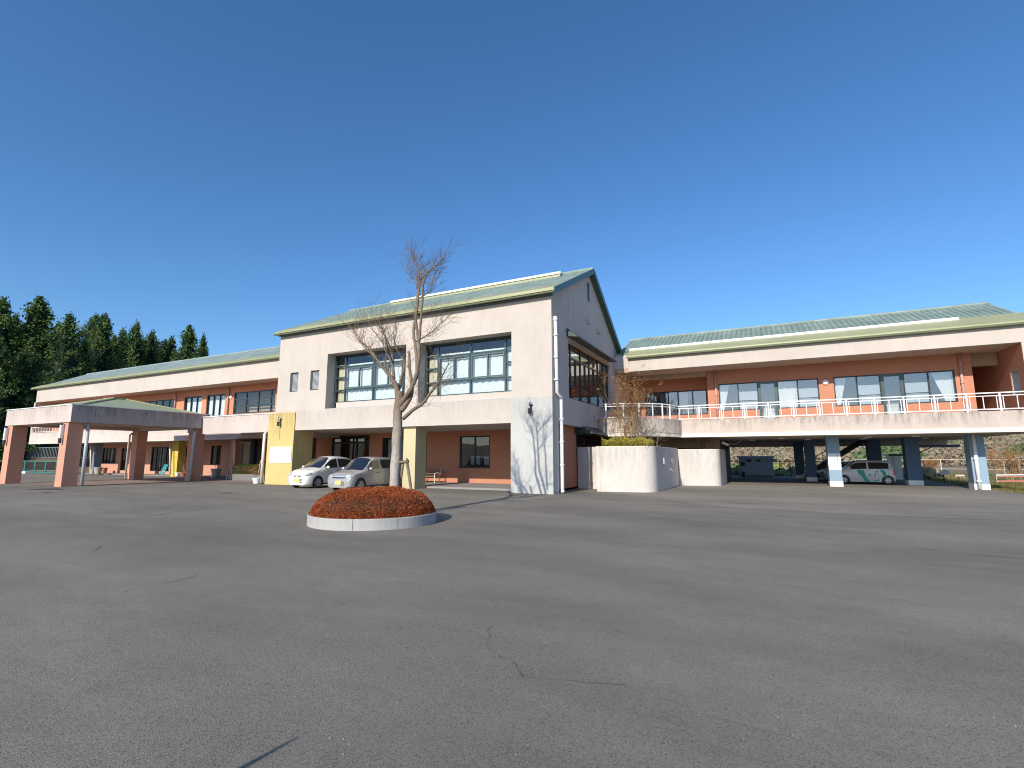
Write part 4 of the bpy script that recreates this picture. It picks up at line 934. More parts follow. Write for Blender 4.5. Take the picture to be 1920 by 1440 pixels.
# cedars on the left
def cedar_mesh(seed, h=20.0, r=4.2):
    rnd = random.Random(seed); mb = MB(); tone = []; nb = 210
    def rad(t): return 1.55*r*((1-t)**.74)*(1.0 if t > .12 else .75+2*t)*(1+.16*math.sin(t*19+seed)+.1*math.sin(t*37+2*seed))
    for i in range(nb):
        t = (i+rnd.random())/nb; t = t**1.05; a = i*2.39996+rnd.uniform(-.4, .4); rr = rad(t)*rnd.uniform(.62, 1.08); z0 = h*(.03+.965*t)
        n = int(22+rr*24)
        pt = rnd.uniform(.35, 1.2)
        for k in range(n):
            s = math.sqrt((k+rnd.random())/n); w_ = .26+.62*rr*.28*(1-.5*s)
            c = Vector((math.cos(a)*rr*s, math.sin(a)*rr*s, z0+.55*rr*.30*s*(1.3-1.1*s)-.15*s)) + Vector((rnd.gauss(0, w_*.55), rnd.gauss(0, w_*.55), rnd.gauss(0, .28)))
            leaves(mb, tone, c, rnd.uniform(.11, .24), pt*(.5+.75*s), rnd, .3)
    core = MB()  # dark inner cone, added to block light through the needles
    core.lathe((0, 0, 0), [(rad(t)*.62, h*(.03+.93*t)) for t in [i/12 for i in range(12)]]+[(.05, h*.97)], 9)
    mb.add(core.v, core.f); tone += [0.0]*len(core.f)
    me = bpy.data.meshes.new('crown'); me.from_pydata(mb.v, [], mb.f); me.materials.append(M['cedar'])
    at_ = me.attributes.new('tone', 'FLOAT', 'FACE'); at_.data.foreach_set('value', tone)
    tk = MB().tube([(0, 0, -1), (0, 0, h*.3), (0, 0, h*.9)], [.38, .3, .06], 7); tm = bpy.data.meshes.new('trunk'); tm.from_pydata(tk.v, [], tk.f); tm.materials.append(M['bark_dk'])
    return me, tm
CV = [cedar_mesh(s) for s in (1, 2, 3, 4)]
CED = [  # crown tip pixel, depth, width factor, kind, label
    (8, 563, 30, 1.15, 0, 'dark cedar at the picture edge, its tip level with its neighbour'),
    (76, 558, 34, 1.2, 1, 'tallest cedar with sharp pointed top behind the porte cochere roof'),
    (30, 590, 44, 1.0, 2, 'dark cedar half hidden between two taller cedars'),
    (132, 592, 36, 1.1, 3, 'broad sunlit yellow green cedar standing forward of the row'),
    (112, 607, 50, 1.0, 0, 'cedar set back in the gap before the broad sunlit one'),
    (180, 592, 46, 1.0, 2, 'cedar with a blunt twin top, first of the twin pair'),
    (197, 590, 44, 1.0, 1, 'cedar with pointed top, second of the twin pair'),
    (232, 619, 60, .95, 0, 'small dark cedar sunk behind the twin topped pair'),
    (257, 606, 52, .9, 3, 'slender bright cedar rising singly over the long roof'),
    (286, 622, 56, .95, 2, 'dark cedar next to the slender bright one'),
    (310, 638, 62, .95, 1, 'low cedar whose top barely clears its neighbours'),
    (323, 634, 60, .95, 0, 'cedar with narrow tip just before the gap in the row'),
    (356, 611, 56, .95, 1, 'tall orange tinged cedar, last but one of the row'),
    (382, 629, 60, .7, 3, 'thin spire of a cedar ending the row over the roof'),
    (215, 630, 58, 1.0, 2, 'round shouldered cedar in shade behind the twin pair'),
    (60, 640, 27, 1.1, 3, 'shaded cedar low in front of the tallest one'),
    (0, 640, 24, 1.1, 2, 'near black cedar behind the outermost terracotta column'),
    (345, 655, 68, .9, 0, 'half sunk cedar behind the roof ridge'),
    (160, 640, 40, .95, 0, 'low shaded cedar under the broad sunlit one'),
    (272, 645, 66, .95, 3, 'short cedar filling the row beneath the slender bright one')]
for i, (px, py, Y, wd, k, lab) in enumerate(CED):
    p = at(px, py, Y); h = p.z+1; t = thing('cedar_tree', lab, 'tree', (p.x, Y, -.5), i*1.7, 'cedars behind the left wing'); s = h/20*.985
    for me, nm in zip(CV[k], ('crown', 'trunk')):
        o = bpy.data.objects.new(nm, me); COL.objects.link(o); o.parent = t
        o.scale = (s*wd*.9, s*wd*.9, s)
# bank of undergrowth under the cedars
rnd = random.Random(31)
def under():
    for _ in range(420):
        px = rnd.uniform(-150, 420); Y = rnd.uniform(30, 70); p = at(px, 860, Y); s = rnd.uniform(1.2, 2.6)
        yield Vector((p.x-rnd.uniform(0, 8), Y, s*.6)), s, s*rnd.uniform(.8, 1.4), rnd.uniform(.0, .35)
crowns('undergrowth', under(), M['cedar'])

# hedge, pots and small things by the entrance
def hedge(name, label, x0, x1, y0, y1, z0, z1, seed, n):
    rnd = random.Random(seed); t = thing(name, label, 'hedge', ((x0+x1)/2, (y0+y1)/2, z0)); mb = MB(); tone = []
    MB().box(x0+.06, x1-.06, y0+.06, y1-.06, z0, z1-.06).build('stems', M['shrub_core'], t)
    for _ in range(n):
        c = [rnd.uniform(x0, x1), rnd.uniform(y0, y1), rnd.uniform(z0, z1)]; k = rnd.choice((1, 1, 2, 0)); lo, hi = ((x0, x1), (y0, y1), (z0, z1))[k]
        c[k] = (hi if k in (0, 2) or rnd.random() < .2 else lo)+rnd.gauss(0, .025); leaves(mb, tone, Vector(c), .035, .5, rnd, .3)
    mb.build('foliage', M['hedge'], t, tone=tone); return t
xa, xb = at(438, 878, 23).x, at(497, 878, 21.6).x
hedge('box_hedge', 'clipped dark green hedge in a stone bed before the glass entrance', at(438, 878, 22.4).x, at(497, 878, 22.4).x, 22.4, 23.3, .42, 1.02, 3, 3500)
tag(MB().box(at(437, 890, 22.35).x, at(497, 890, 22.35).x, 22.3, 23.4, 0, .42).build('stone_bed', M['wall_stone']), 'low dark stone bed under the clipped entrance hedge', 'planter')
def pot(name, label, p, r, h, mat, plant=None, seed=1, group=None):
    t = thing(name, label, 'flower pot', p, group=group); p = Vector(p)
    MB().lathe(p, [(r*.62, 0), (r*.7, .02), (r*.98, h*.9), (r*1.08, h*.9), (r*1.08, h), (r*.9, h), (r*.85, h*.88), (.01, h*.86)], 16).build('pot', mat, t, smooth=False)
    if plant:
        rnd = random.Random(seed); mb = MB(); tips = []
        for _ in range(plant[0]): twigs(mb, p+Vector((0, 0, h*.85)), Vector((rnd.gauss(0, .3), rnd.gauss(0, .3), 1)), plant[1], .012, 2, rnd, .3, .5, 3, (2, 3), tips)
        mb.build('stems', M['twig_tan'], t)
        if plant[2]:
            mb = MB(); tone = []
            for _ in range(plant[3]): leaves(mb, tone, rnd.choice(tips)+Vector((rnd.gauss(0, .05),)*3), .035, .5, rnd)
            mb.build('foliage', M[plant[2]], t, tone=tone)
    return t
p = on(482, 907); t = pot('flower_pot', 'white pot of dry orange stems with tall cane beside the yellow pillar', (p.x, p.y, 0), .28, .34, M['white_paint'], (7, .38, 'dry_leaf', 260), 4)
MB().tube([Vector(p)+Vector((.02, 0, .3)), Vector(p)+Vector((.1, .05, 1.35))], .018, 6).build('cane', M['cream_pipe'], t)
for px, lab, mat, rr, hh in ((98, '', 0, 0, 0),)[:0]: pass
def pot_at(px, py, Y, lab, r, h, mat, plant=None, seed=1):
    p = at(px, py, Y); return pot('flower_pot', lab, (p.x, Y, .05), r, h, M[mat], plant, seed)
pot_at(174, 889, 23.7, 'pale stone urn first in the row beside the slate pillar', .3, .55, 'stone_pot')
pot_at(183, 889, 23.5, 'pale stone urn second in the row, on a foot by the orange wall', .3, .62, 'stone_pot')
pot_at(195, 888, 25.6, 'small brown barrel pot standing below the four pane window', .24, .5, 'terracotta')
pot_at(344, 888, 24.2, 'terracotta pot with bare stems by the mustard pillar', .28, .3, 'terracotta', (6, .9, 'hedge', 40), 5)
pot_at(405, 889, 24.6, 'round grey urn on the ground below the dark window', .36, .62, 'stone_pot', (3, .3, None, 0), 6)
pot_at(398, 892, 24.0, 'tiny white pot beside the round grey urn', .14, .16, 'white_paint')
pot_at(333, 890, 24.1, 'small white tub tipped against the mustard pillar', .2, .3, 'white_paint', (3, .2, None, 0), 8)
t = thing('folding_chair', 'turquoise folding chair leaning by the glass doors of the long wing', 'chair', at(302, 889, 24.6)); q = at(302, 889, 24.6)
for dx in (-.28, .28): MB().bar((q.x+dx, 24.6, .05), (q.x+dx*.8, 25.0, 1.0), .05, .05).build('leg', M['turq'], t)
for k in range(4): MB().bar((q.x-.26, 24.68+k*.08, .25+k*.2), (q.x+.26, 24.68+k*.08, .25+k*.2), .16, .02, (0, 1, 0)).build('slat', M['turq'], t)
q = at(432, 893, 22.6); t = thing('chair', 'light framed chair with dark seat beside the entrance hedge', 'chair', (q.x, 22.6, 0))
MB().box(q.x-.22, q.x+.22, 22.5, 22.9, .44, .48).build('seat', M['ink'], t); MB().box(q.x-.2, q.x+.2, 22.9, 22.93, .58, .9).build('backrest', M['ink'], t)
for dx in (-.23, .23):
    MB().tube([(q.x+dx, 22.5, 0), (q.x+dx, 22.5, .62), (q.x+dx, 22.9, .64)], .022, 6).build('leg', M['white_paint'], t); MB().tube([(q.x+dx, 22.92, 0), (q.x+dx, 22.92, .95)], .022, 6).build('leg', M['white_paint'], t)
# bench under the porch
t = thing('park_bench', 'wooden slatted bench with pale metal ends against the orange porch wall', 'bench', (-17.5, 24.3, .09))
for z in (.60, .70, .80): MB().box(-18.3, -16.75, 24.5+(z-.5)*.25, 24.54+(z-.5)*.25, z-.035, z+.035).build('back_slat', M['wood'], t)
for y in (23.98, 24.1, 24.22, 24.34): MB().box(-18.3, -16.75, y-.045, y+.045, .44, .475).build('seat_slat', M['wood'], t)
for x in (-18.15, -16.85):
    MB().tube([(x, 23.95, .09), (x, 23.93, .62), (x, 24.3, .66), (x, 24.48, .5)], .028, 7).build('armrest', M['cream_pipe'], t)
    MB().tube([(x, 24.4, .09), (x, 24.45, .45), (x, 24.6, .88)], .026, 7).build('leg', M['cream_pipe'], t)
# name board on the yellow pillar
sg = thing('name_board', 'white name board with faint blue script on the yellow pillar', 'sign', (-25, 19.92, 1.7))
a, b_ = at(507, 838, 19.9), at(545, 868, 19.9)
MB().box(a.x, b_.x, 19.895, 19.927, b_.z, a.z).build('board', M['board'], sg)
u = lambda x, y: Vector((a.x+(b_.x-a.x)*x, 19.893, b_.z+(a.z-b_.z)*(1-y)))
for st in ([(.22, .72), (.28, .5), (.31, .48), (.27, .68), (.30, .66)], [(.38, .66), (.42, .55), (.46, .54), (.44, .68), (.5, .7)], [(.52, .68), (.56, .6), (.6, .66), (.64, .7)], [(.68, .7), (.7, .55), (.72, .52)], [(.38, .78), (.5, .75), (.66, .79)], [(.5, .2), (.54, .12), (.58, .18), (.55, .26), (.5, .22)], [(.72, .7), (.76, .62), (.8, .7)]):
    MB().tube([u(*q) for q in st], .012, 5).build('lettering', M['ink_pale'], sg)
# notice on the blue column
sg = thing('column_notice', 'white notice with rows of upright black characters on the first blue column', 'sign', ((c1+c2)/2, CY-.02, 1.3))
MB().box(c1+.005, c2-.005, CY-.02, CY-.003, .88, 1.74).build('board', M['board'], sg)
NX, NS = c1, (c2-c1)/.64
rnd = random.Random(77)
for cx_, z0, n, s in ((3.34, 1.64, 4, .085), (3.2, 1.60, 3, .08), (3.07, 1.60, 3, .07), (3.36, 1.25, 5, .04), (3.22, 1.22, 6, .04), (3.42, 1.2, 2, .035)):
    cx_ = NX+(cx_-2.86)*NS
    for i in range(n):
        cz = z0-i*s*1.15; mb = MB()
        for _ in range(3): zz = cz+rnd.uniform(-.4, .4)*s; mb.box(cx_-s*.4, cx_+s*.4*rnd.uniform(.4, 1), CY-.024, CY-.02, zz-s*.05, zz+s*.05)
        for _ in range(2): xx = cx_+rnd.uniform(-.35, .35)*s; mb.box(xx-s*.05, xx+s*.05, CY-.0245, CY-.0205, cz-s*.42, cz+s*.42*rnd.uniform(.3, 1))
        mb.build('character', M['ink'], sg)
# ================================================================== cars
def car(name, label, loc, rz, paint_, L=3.4, W=1.475, H=1.5, hood=.78, cowl=.92, wr=.27, style='round', scale=1.0, van=False, axles=(.62, 2.95), glass_=None):
    root = thing(name, label, 'car', loc, rz, scale=scale); hw = W/2; bl = .16
    rnd_ = style == 'round'
    # stations: y, hood/roof height, belt height, width factor, roof width factor, bottom
    if van: prof = [(0, .50, .48, .80, .7), (.05, .66, .62, .90, .75), (.15, .80, .74, .96, .8), (.40, .90, .84, .99, .82), (.62, 1.0, .90, 1, .86), (.95, 1.24, .93, 1, .84), (1.30, H-.06, .94, 1, .82), (1.7, H, .95, 1, .81), (2.3, H, .96, 1, .81), (2.8, H-.015, .97, 1, .80), (3.12, H-.05, .98, .99, .78), (3.26, H-.2, .98, .97, .76), (3.36, .98, .96, .95, .76), (3.40, .6, .58, .92, .8)]
    elif rnd_: prof = [(0, .48, .46, .70, .6), (.05, .62, .56, .85, .7), (.14, .72, .66, .93, .76), (.35, .84, .76, .985, .8), (.65, .91, .83, 1, .84), (.88, .96, .87, 1, .86), (1.2, 1.2, .90, 1, .80), (1.52, H-.06, .92, 1, .75), (1.9, H, .93, 1, .73), (2.4, H-.01, .95, 1, .73), (2.85, H-.06, .97, .99, .72), (3.15, H-.16, .99, .97, .70), (3.32, 1.02, .98, .93, .70), (3.40, .55, .53, .85, .7)]
    else: prof = [(0, .48, .46, .78, .7), (.05, .62, .58, .90, .78), (.13, .72, .67, .96, .82), (.35, .80, .74, .99, .85), (.65, .86, .80, 1, .87), (.86, .91, .84, 1, .88), (1.15, 1.14, .88, 1, .83), (1.45, H-.07, .90, 1, .79), (1.8, H, .91, 1, .78), (2.3, H, .93, 1, .78), (2.85, H-.015, .95, 1, .77), (3.18, H-.06, .96, .985, .76), (3.34, 1.0, .95, .96, .78), (3.40, .55, .53, .90, .8)]
    prof = [(y*L/3.4, *r) for y, *r in prof]; n = len(prof); k = 15
    V = []
    for y, zt, zb, wf, rf_ in prof:
        w_ = hw*wf; half = [(0, bl), (w_*.8, bl), (w_*.95, bl+.05), (w_*1.0, bl+.26), (w_*.995, (bl+.26+zb)/2+.05), (w_*.965, zb), (hw*rf_*min(1, wf*1.02) if zt-zb > .15 else w_*.86, zb+(zt-zb)*.86), (hw*rf_*.72 if zt-zb > .15 else w_*.6, zt-.012)]
        V.append([(x, z) for x, z in half]+[(0, zt+.012)]+[(-x, z) for x, z in half[:0:-1]])
    vs = [Vector((x, prof[i][0]-L/2, z)) for i in range(n) for x, z in V[i]]; k = len(V[0])
    idx = lambda i, j: i*k+j % k
    body = [(idx(i, j), idx(i, j+1), idx(i+1, j+1), idx(i+1, j)) for i in range(n-1) for j in range(k)]
    body += [tuple(idx(0, j) for j in range(k))[::-1], tuple(idx(n-1, j) for j in range(k))]
    mb = MB().add(vs, body); bo = mb.build('body', paint_, root, smooth=True, world=False)
    md = bo.modifiers.new('edge', 'EDGE_SPLIT'); md.split_angle = R(38)
    G = glass_ or M['car_glass']
    def panel(nm, quads, mat, off=.006, shrink=.06, par=root):
        o = MB()
        for q in quads:
            P = [Vector(p) for p in q]; c = sum(P, Vector())/len(P); nrm = (P[1]-P[0]).cross(P[2]-P[0]).normalized()
            if nrm.dot(c-Vector((0, c.y, .7))) < 0: nrm = -nrm
            P = [c+(p-c)*(1-shrink)+nrm*off for p in P]; o.add(P, [tuple(range(len(P)))])
        return o.build(nm, mat, par, world=False)
    at_s = lambda y, side, z: None
    def side_pt(y, zrel):      # a point on the flank; zrel 0 at the belt, 1 at the roof edge
        for i in range(n-1):
            if prof[i][0] <= y <= prof[i+1][0]:
                t = (y-prof[i][0])/(prof[i+1][0]-prof[i][0]); A = [V[i][q][0]*(1-t)+V[i+1][q][0]*t for q in (5, 6)]; B = [V[i][q][1]*(1-t)+V[i+1][q][1]*t for q in (5, 6)]
                return Vector((A[0]+(A[1]-A[0])*zrel, y-L/2, B[0]+(B[1]-B[0])*zrel))
    ls = L/3.4; ic = 5 if not van else 4; ir = 7 if not van else 6
    # windscreen from the cowl to the roof edge, curved over three strips
    q = [[vs[idx(i, j)] for j in (6, 7, 8, 9, 10)] for i in (ic, ic+1, ir)]
    mbw = MB(); pts = []
    for i, row in enumerate(q):
        for p in row: pts.append(Vector((p.x*.93, p.y+(-.004), p.z+.012)))
    mbw.add(pts, [(a*5+b, a*5+b+1, a*5+6+b, a*5+5+b) for a in range(2) for b in range(4)]); mbw.build('windscreen', G, root, smooth=True, world=False)
    ya, ym, yb = (1.12, 1.95, 3.0) if not van else (.98, 1.95, 3.08)
    ya, ym, yb = ya*ls, ym*ls, yb*ls
    for s in (1, -1):
        for nm, y0, y1 in (('front_window', ya, ym-.05), ('rear_window', ym+.05, yb)):
            N_ = 5; up = []; lo = []
            for i in range(N_+1):
                y = y0+(y1-y0)*i/N_; lo.append(side_pt(y, .08)); up.append(side_pt(y, .90 if not (nm == 'rear_window' and i == N_) else .84))
            P = [Vector((s*(p.x+.010), p.y, p.z)) for p in lo+up]; MB().add(P, [(i, i+1, N_+2+i, N_+1+i) for i in range(N_)]).build(nm, G, root, world=False)
        # door seams and handles
        for y in (ya-.12, ym, yb-.05):
            p = [side_pt(y, 0)]; x = hw*1.003
            MB().add([(s*(x+.001), y-L/2-.006, .30), (s*(x+.001), y-L/2+.006, .30), (s*(hw*.972+.006), y-L/2+.006, p[0].z), (s*(hw*.972+.006), y-L/2-.006, p[0].z)], [(0, 1, 2, 3)]).build('door_seam', M['black'], root, world=False)
        for y in (ym-.22, yb-.25): MB().box(s*hw*.985-.015, s*hw*.985+.02, y-L/2-.08, y-L/2+.08, .78, .815).build('door_handle', M['black'] if not rnd_ else paint_, root, world=False)
        p = side_pt(ya+.02, .12); m_ = MB().lathe((0, 0, 0), [(.02, -.09), (.075, -.06), (.09, 0), (.075, .06), (.02, .085)], 10)
        m_.v = [(s*(p.x+.12)+v[0]*1.1, p.y+v[1]*.6, p.z+.06+v[2]*.85) for v in m_.v]; m_.build('wing_mirror', paint_, root, smooth=True, world=False)
        MB().box(min(s*p.x, s*(p.x+.09)), max(s*p.x, s*(p.x+.09)), p.y-.03, p.y+.03, p.z-.02, p.z+.02).build('mirror_arm', M['black'], root, world=False)
        MB().box(s*hw-.03, s*hw+.004, axles[0]*ls+.33-L/2, axles[1]*ls-.33-L/2, bl, bl+.06).build('sill', M['black'] if not van else paint_, root, world=False)
        for ay in axles:
            y = ay*ls-L/2; x = s*hw
            a_ = MB(); nn = 18; ar = wr*1.22
            a_.add([(x+s*.004, y, wr)]+[(x+s*.004, y+ar*math.cos(t), wr+ar*math.sin(t)) for t in [math.pi*(-.16+1.32*i/nn) for i in range(nn+1)]], [(0, i+1, i+2) for i in range(nn)]); a_.build('wheel_arch', M['black'], root, world=False)
            w_ = MB()
            pr = [(wr*.62, -.085), (wr*.9, -.085), (wr, -.06), (wr, .05), (wr*.9, .08), (wr*.66, .082)]
            c_ = MB().lathe((0, 0, 0), pr, 24); c_.v = [(x-s*.065+s*v[2], y+v[0], wr+v[1]) for v in c_.v]; o = c_.build('wheel', M['rubber'], root, smooth=False, world=False)
            c_ = MB().lathe((0, 0, 0), [(wr*.66, .060), (wr*.66, .085), (wr*.58, .086), (wr*.55, .062), (.02, .062)], 20); c_.v = [(x-s*.065+s*v[2], y+v[0], wr+v[1]) for v in c_.v]; c_.build('rim', M['steel'], o, world=False)
            for q_ in range(6):
                t = q_*math.pi/3; c0 = Vector((x+s*.025, y, wr)); d = Vector((0, math.cos(t), math.sin(t)))
                MB().bar(c0+d*.02, c0+d*wr*.60, .06, .02, (1, 0, 0)).build('spoke', M['rim'], o, world=False)
    # back window
    q = [vs[idx(n-4, j)] for j in (6, 10)]+[vs[idx(n-2, j)] for j in (10, 6)]
    MB().add([Vector((p.x*.9, p.y+.02, p.z-.03 if i < 2 else p.z+.04)) for i, p in enumerate(q)], [(0, 1, 2, 3)]).build('back_window', G, root, world=False)
    # face
    f0 = -L/2
    def front(x0, x1, z0, z1, nm, mat, d=.012, y=None, r=0):
        yy = lambda x: f0-d+.16*(abs(x)/hw)**2.6 if y is None else y
        N_ = 6; xs = [x0+(x1-x0)*i/N_ for i in range(N_+1)]; P = [(x, yy(x), z0) for x in xs]+[(x, yy(x)+(.03 if z1-z0 > .06 else .005), z1) for x in xs]+[(x, yy(x)+.06, z0) for x in xs]+[(x, yy(x)+.08, z1) for x in xs]; m = N_+1
        F = [(i, i+1, m+i+1, m+i) for i in range(N_)]+[(m+i, m+i+1, 3*m+i+1, 3*m+i) for i in range(N_)]+[(i, 2*m+i, 2*m+i+1, i+1) for i in range(N_)]+[(0, m, 3*m, 2*m), (N_, 2*m+N_, 3*m+N_, m+N_)]
        return MB().add(P, F).build(nm, mat, root, world=False)
    front(-hw*.86, hw*.86, .20, .47, 'bumper', paint_, .02)
    front(-.165, .165, .30, .465, 'number_plate', M['plate'], .035)
    if rnd_:
        for s in (1, -1):
            m_ = MB().lathe((0, 0, 0), [(.01, .07), (.11, .05), (.16, 0), (.11, -.04), (.01, -.055)], 14); m_.v = [(s*hw*.74+v[0], f0+.24+v[1]*1.6-v[2]*.6, .70+v[2]*.8+v[1]*.5) for v in m_.v]; m_.build('headlight', M['lamp'], root, smooth=True, world=False)
            front(min(s*.07, s*.25), max(s*.07, s*.25), .56, .605, 'grille', M['black'], -.01)
        for z in (.30, .37, .44): front(.20, .40, z-.018, z+.018, 'air_slot', M['black'], .024)
        front(-.05, .05, .57, .62, 'badge', M['chrome'], .0)
    elif not van:
        for s in (1, -1):
            front(min(s*hw*.55, s*hw*.93), max(s*hw*.55, s*hw*.93), .565, .70, 'headlight', M['lamp'], .008)
        front(-hw*.52, hw*.52, .575, .615, 'grille', M['black'], -.005); front(-hw*.50, hw*.50, .62, .66, 'grille_trim', M['chrome'], -.012)
        for z in (.26, .335, .41):
            for x in (.22, .31, .40): front(x-.035, x+.03, z-.018, z+.018, 'air_slot', M['black'], .024)
    else:
        for s in (1, -1): front(min(s*hw*.5, s*hw*.92), max(s*hw*.5, s*hw*.92), .60, .76, 'headlight', M['lamp'], .01)
        for s in (1, -1): MB().box(min(s*hw*.80, s*hw*.96), max(s*hw*.80, s*hw*.96), L/2-.09, L/2+.0, .62, .95).build('tail_lamp', M['red_lens'], root, world=False)
    MB().tube([(-.35, -L/2+.98*ls, cowl+.07), (.1, -L/2+.93*ls, cowl+.03)], .008, 4).build('wiper', M['black'], root, world=False)
    return root
cw = car('small_car', 'rounded pearl white small car, parked nearest the yellow pillar', (-20.95, 19.65, 0), R(2), M['car_white'], H=1.52, style='round', scale=1.05)
cs = car('small_car', 'silver beige boxy small car parked behind the red shrub bed', (-17.45, 18.95, 0), R(1.5), M['car_silver'], H=1.5, style='box', scale=1.04)
MB().box(-.42, -.1, -.62, -.45, .92, 1.0).build('windscreen_sheet', plain('pink_sheet', (.6, .2, .22), .7), cs, world=False)
MB().tube([(-.45, -.35, 1.42), (-.72, .15, 1.78)], .006, 4).build('aerial', M['black'], cw, world=False)
VX, VY = 5.08, 36.0
van = car('small_van', 'white minivan with teal hair and smiling face emblem on its flank, under the wing', (VX, VY, 0), R(-90), M['car_van'], L=3.4, W=1.475, H=1.56, style='box', van=True, scale=.878, wr=.27, axles=(.60, 2.98))
YS = VY-1.475/2*.878-.012
z12 = lambda x, y: at(1540+x/12, 840+y/12, YS)
def decal(name, pts, mat, th=.006): 
    P = [z12(*p) for p in pts]; n = len(P); vs = P+[p+Vector((0, .010, 0)) for p in P]
    o = MB().add(vs, [tuple(range(n)), tuple(range(n, 2*n))[::-1]]+[(i, n+i, n+(i+1) % n, (i+1) % n) for i in range(n)]).build(name, mat); o.parent = van
    o.matrix_parent_inverse = (Matrix.Translation(van.location) @ Matrix.Rotation(van.rotation_euler.z, 4, 'Z') @ Matrix.Scale(van.scale.x, 4)).inverted(); return o
decal('emblem_hair', [(790, 492), (955, 500), (985, 590), (1040, 690), (1105, 765), (1000, 768), (960, 720), (930, 660), (870, 610), (830, 560)], M['teal'])
decal('emblem_hair', [(1310, 500), (1400, 492), (1450, 560), (1490, 655), (1410, 665), (1390, 600), (1360, 545)], M['teal'])
def dline(name, pts, w_=10):
    L_ = []; R_ = []
    for i, (x, y) in enumerate(pts):
        a, b = pts[max(i-1, 0)], pts[min(i+1, len(pts)-1)]; d = Vector((b[0]-a[0], b[1]-a[1])).normalized(); L_.append((x-d.y*w_, y+d.x*w_)); R_.append((x+d.y*w_, y-d.x*w_))
    return decal(name, L_+R_[::-1], M['teal'])
dline('emblem_eyebrow', [(1055, 630), (1070, 600), (1095, 588), (1125, 595)]); decal('emblem_eye', [(1095, 620), (1125, 618), (1128, 640), (1098, 642)], M['teal'])
dline('emblem_nose', [(1275, 520), (1230, 535), (1205, 570), (1200, 610), (1215, 665)]); decal('emblem_eye', [(1250, 562), (1278, 560), (1280, 590), (1252, 592)], M['teal'])
dline('emblem_mouth', [(1195, 735), (1230, 745), (1270, 730), (1300, 705)])
car('parked_car', 'pale grey car half hidden behind the blue columns in the shaded undercroft', (4.0, 41.6, 0), R(-90), M['car_grey'], H=1.4, style='box', scale=.9)
car('parked_car', 'dark windowed car standing just beyond the minivan with the smiling face', (4.9, 38.8, 0), R(-90), M['car_grey'], H=1.5, style='box', van=True, scale=.86)

# ================================================================== beyond the undercroft
cb = thing('switch_cabinet', 'blue grey steel electrical cabinet with overhanging lid behind the undercroft', 'cabinet', (-.6, 45.3, 0))
MB().box(-1.85, .62, 45.0, 46.2, .08, 1.5).build('case', M['cabinet'], cb); MB().box(-1.98, .75, 44.8, 46.4, 1.5, 1.64).build('lid', M['cabinet'], cb); MB().box(-1.8, .58, 45.05, 46.1, 0, .08).build('plinth', M['wall_stone'], cb)
for i in range(4): MB().box(-1.8+i*.6, -1.24+i*.6, 44.97, 45.0, .14, 1.44).build('door', M['cabinet'], cb)
for x in (-1.1, -.42): MB().box(x-.15, x+.15, 44.94, 44.97, 1.18, 1.36).build('louvre', M['black'], cb)
MB().box(.62, .9, 45.2, 45.8, 1.15, 1.4).build('junction_box', M['cabinet'], cb)
t = thing('sign_post', 'small dark square sign on a thin post before the steel cabinet', 'sign', (-1.55, 44.5, 0))
MB().box(-1.7, -1.4, 44.45, 44.48, .85, 1.15).build('plate', M['ink'], t); MB().tube([(-1.55, 44.5, 0), (-1.55, 44.5, 1.1)], .025, 6).build('post', M['steel'], t); MB().box(-1.65, -1.45, 44.4, 44.6, 0, .4).build('foot', M['ink'], t)
def wire_fence(label, x0, x1, Y, h, step, mat, name='wire_fence'):
    t = thing(name, label, 'fence', ((x0+x1)/2, Y, 0)); n = int((x1-x0)/step)
    for i in range(n+1): MB().tube([(x0+i*step, Y, -.1), (x0+i*step, Y, h)], .028, 6).build('post', mat, t)
    for z in (h, h*.45): MB().tube([(x0, Y, z), (x1, Y, z)], .016, 5).build('rail', mat, t)
    return t
wire_fence('thin dark rail fence along the yellow green bank behind the cabinet', -3.4, 5.6, 46.8, 1.2, .75, M['ink'])
wire_fence('pale wire fence with thin posts beyond the grass beside the parking lot', 7.0, 30, 52.0, 1.35, 1.9, M['cream_pipe'])
# stair under the wing
t = thing('outside_stair', 'dark steel stair with railing rising behind the blue columns', 'stair', (4.5, 41.0, 0))
MB().bar((3.2, 40.6, .75), (6.4, 40.6, 2.9), .06, .3).build('stringer', M['ink'], t); MB().bar((3.2, 41.5, .75), (6.4, 41.5, 2.9), .06, .3).build('stringer', M['ink'], t)
for i in range(11): MB().box(3.25+i*.29, 3.55+i*.29, 40.6, 41.5, .82+i*.195, .86+i*.195).build('tread', M['steel'], t)
MB().tube([(3.1, 40.6, 1.5), (6.3, 40.6, 3.6)], .03, 6).build('handrail', M['ink'], t)
for i in range(8): MB().tube([(3.2+i*.42, 40.6, .8+i*.28), (3.2+i*.42, 40.6, 1.56+i*.275)], .018, 5).build('baluster', M['ink'], t)
MB().bar((2.3, 40.5, .35), (3.2, 40.5, .85), .5, .05).build('landing', M['white_paint'], t)
t = thing('store_shed', 'white panelled storage shed with dark roof between the blue columns', 'shed', (7.6, 41.5, 0))
x0, x1 = at(1673, 880, 41).x, at(1692, 880, 41).x
MB().box(x0, x1, 41, 42.4, .1, 1.62).build('wall', M['white_paint'], t); MB().box(x0-.12, x1+.12, 40.85, 42.5, 1.62, 1.75).build('roof', M['awning'], t); MB().box(x0+.12, x1-.12, 40.97, 41, .15, 1.55).build('door', M['board'], t)
t = thing('bracket_canopy', 'small lean-to roof reaching out from the back of the blue columns', 'canopy', (9, 37.5, 0))
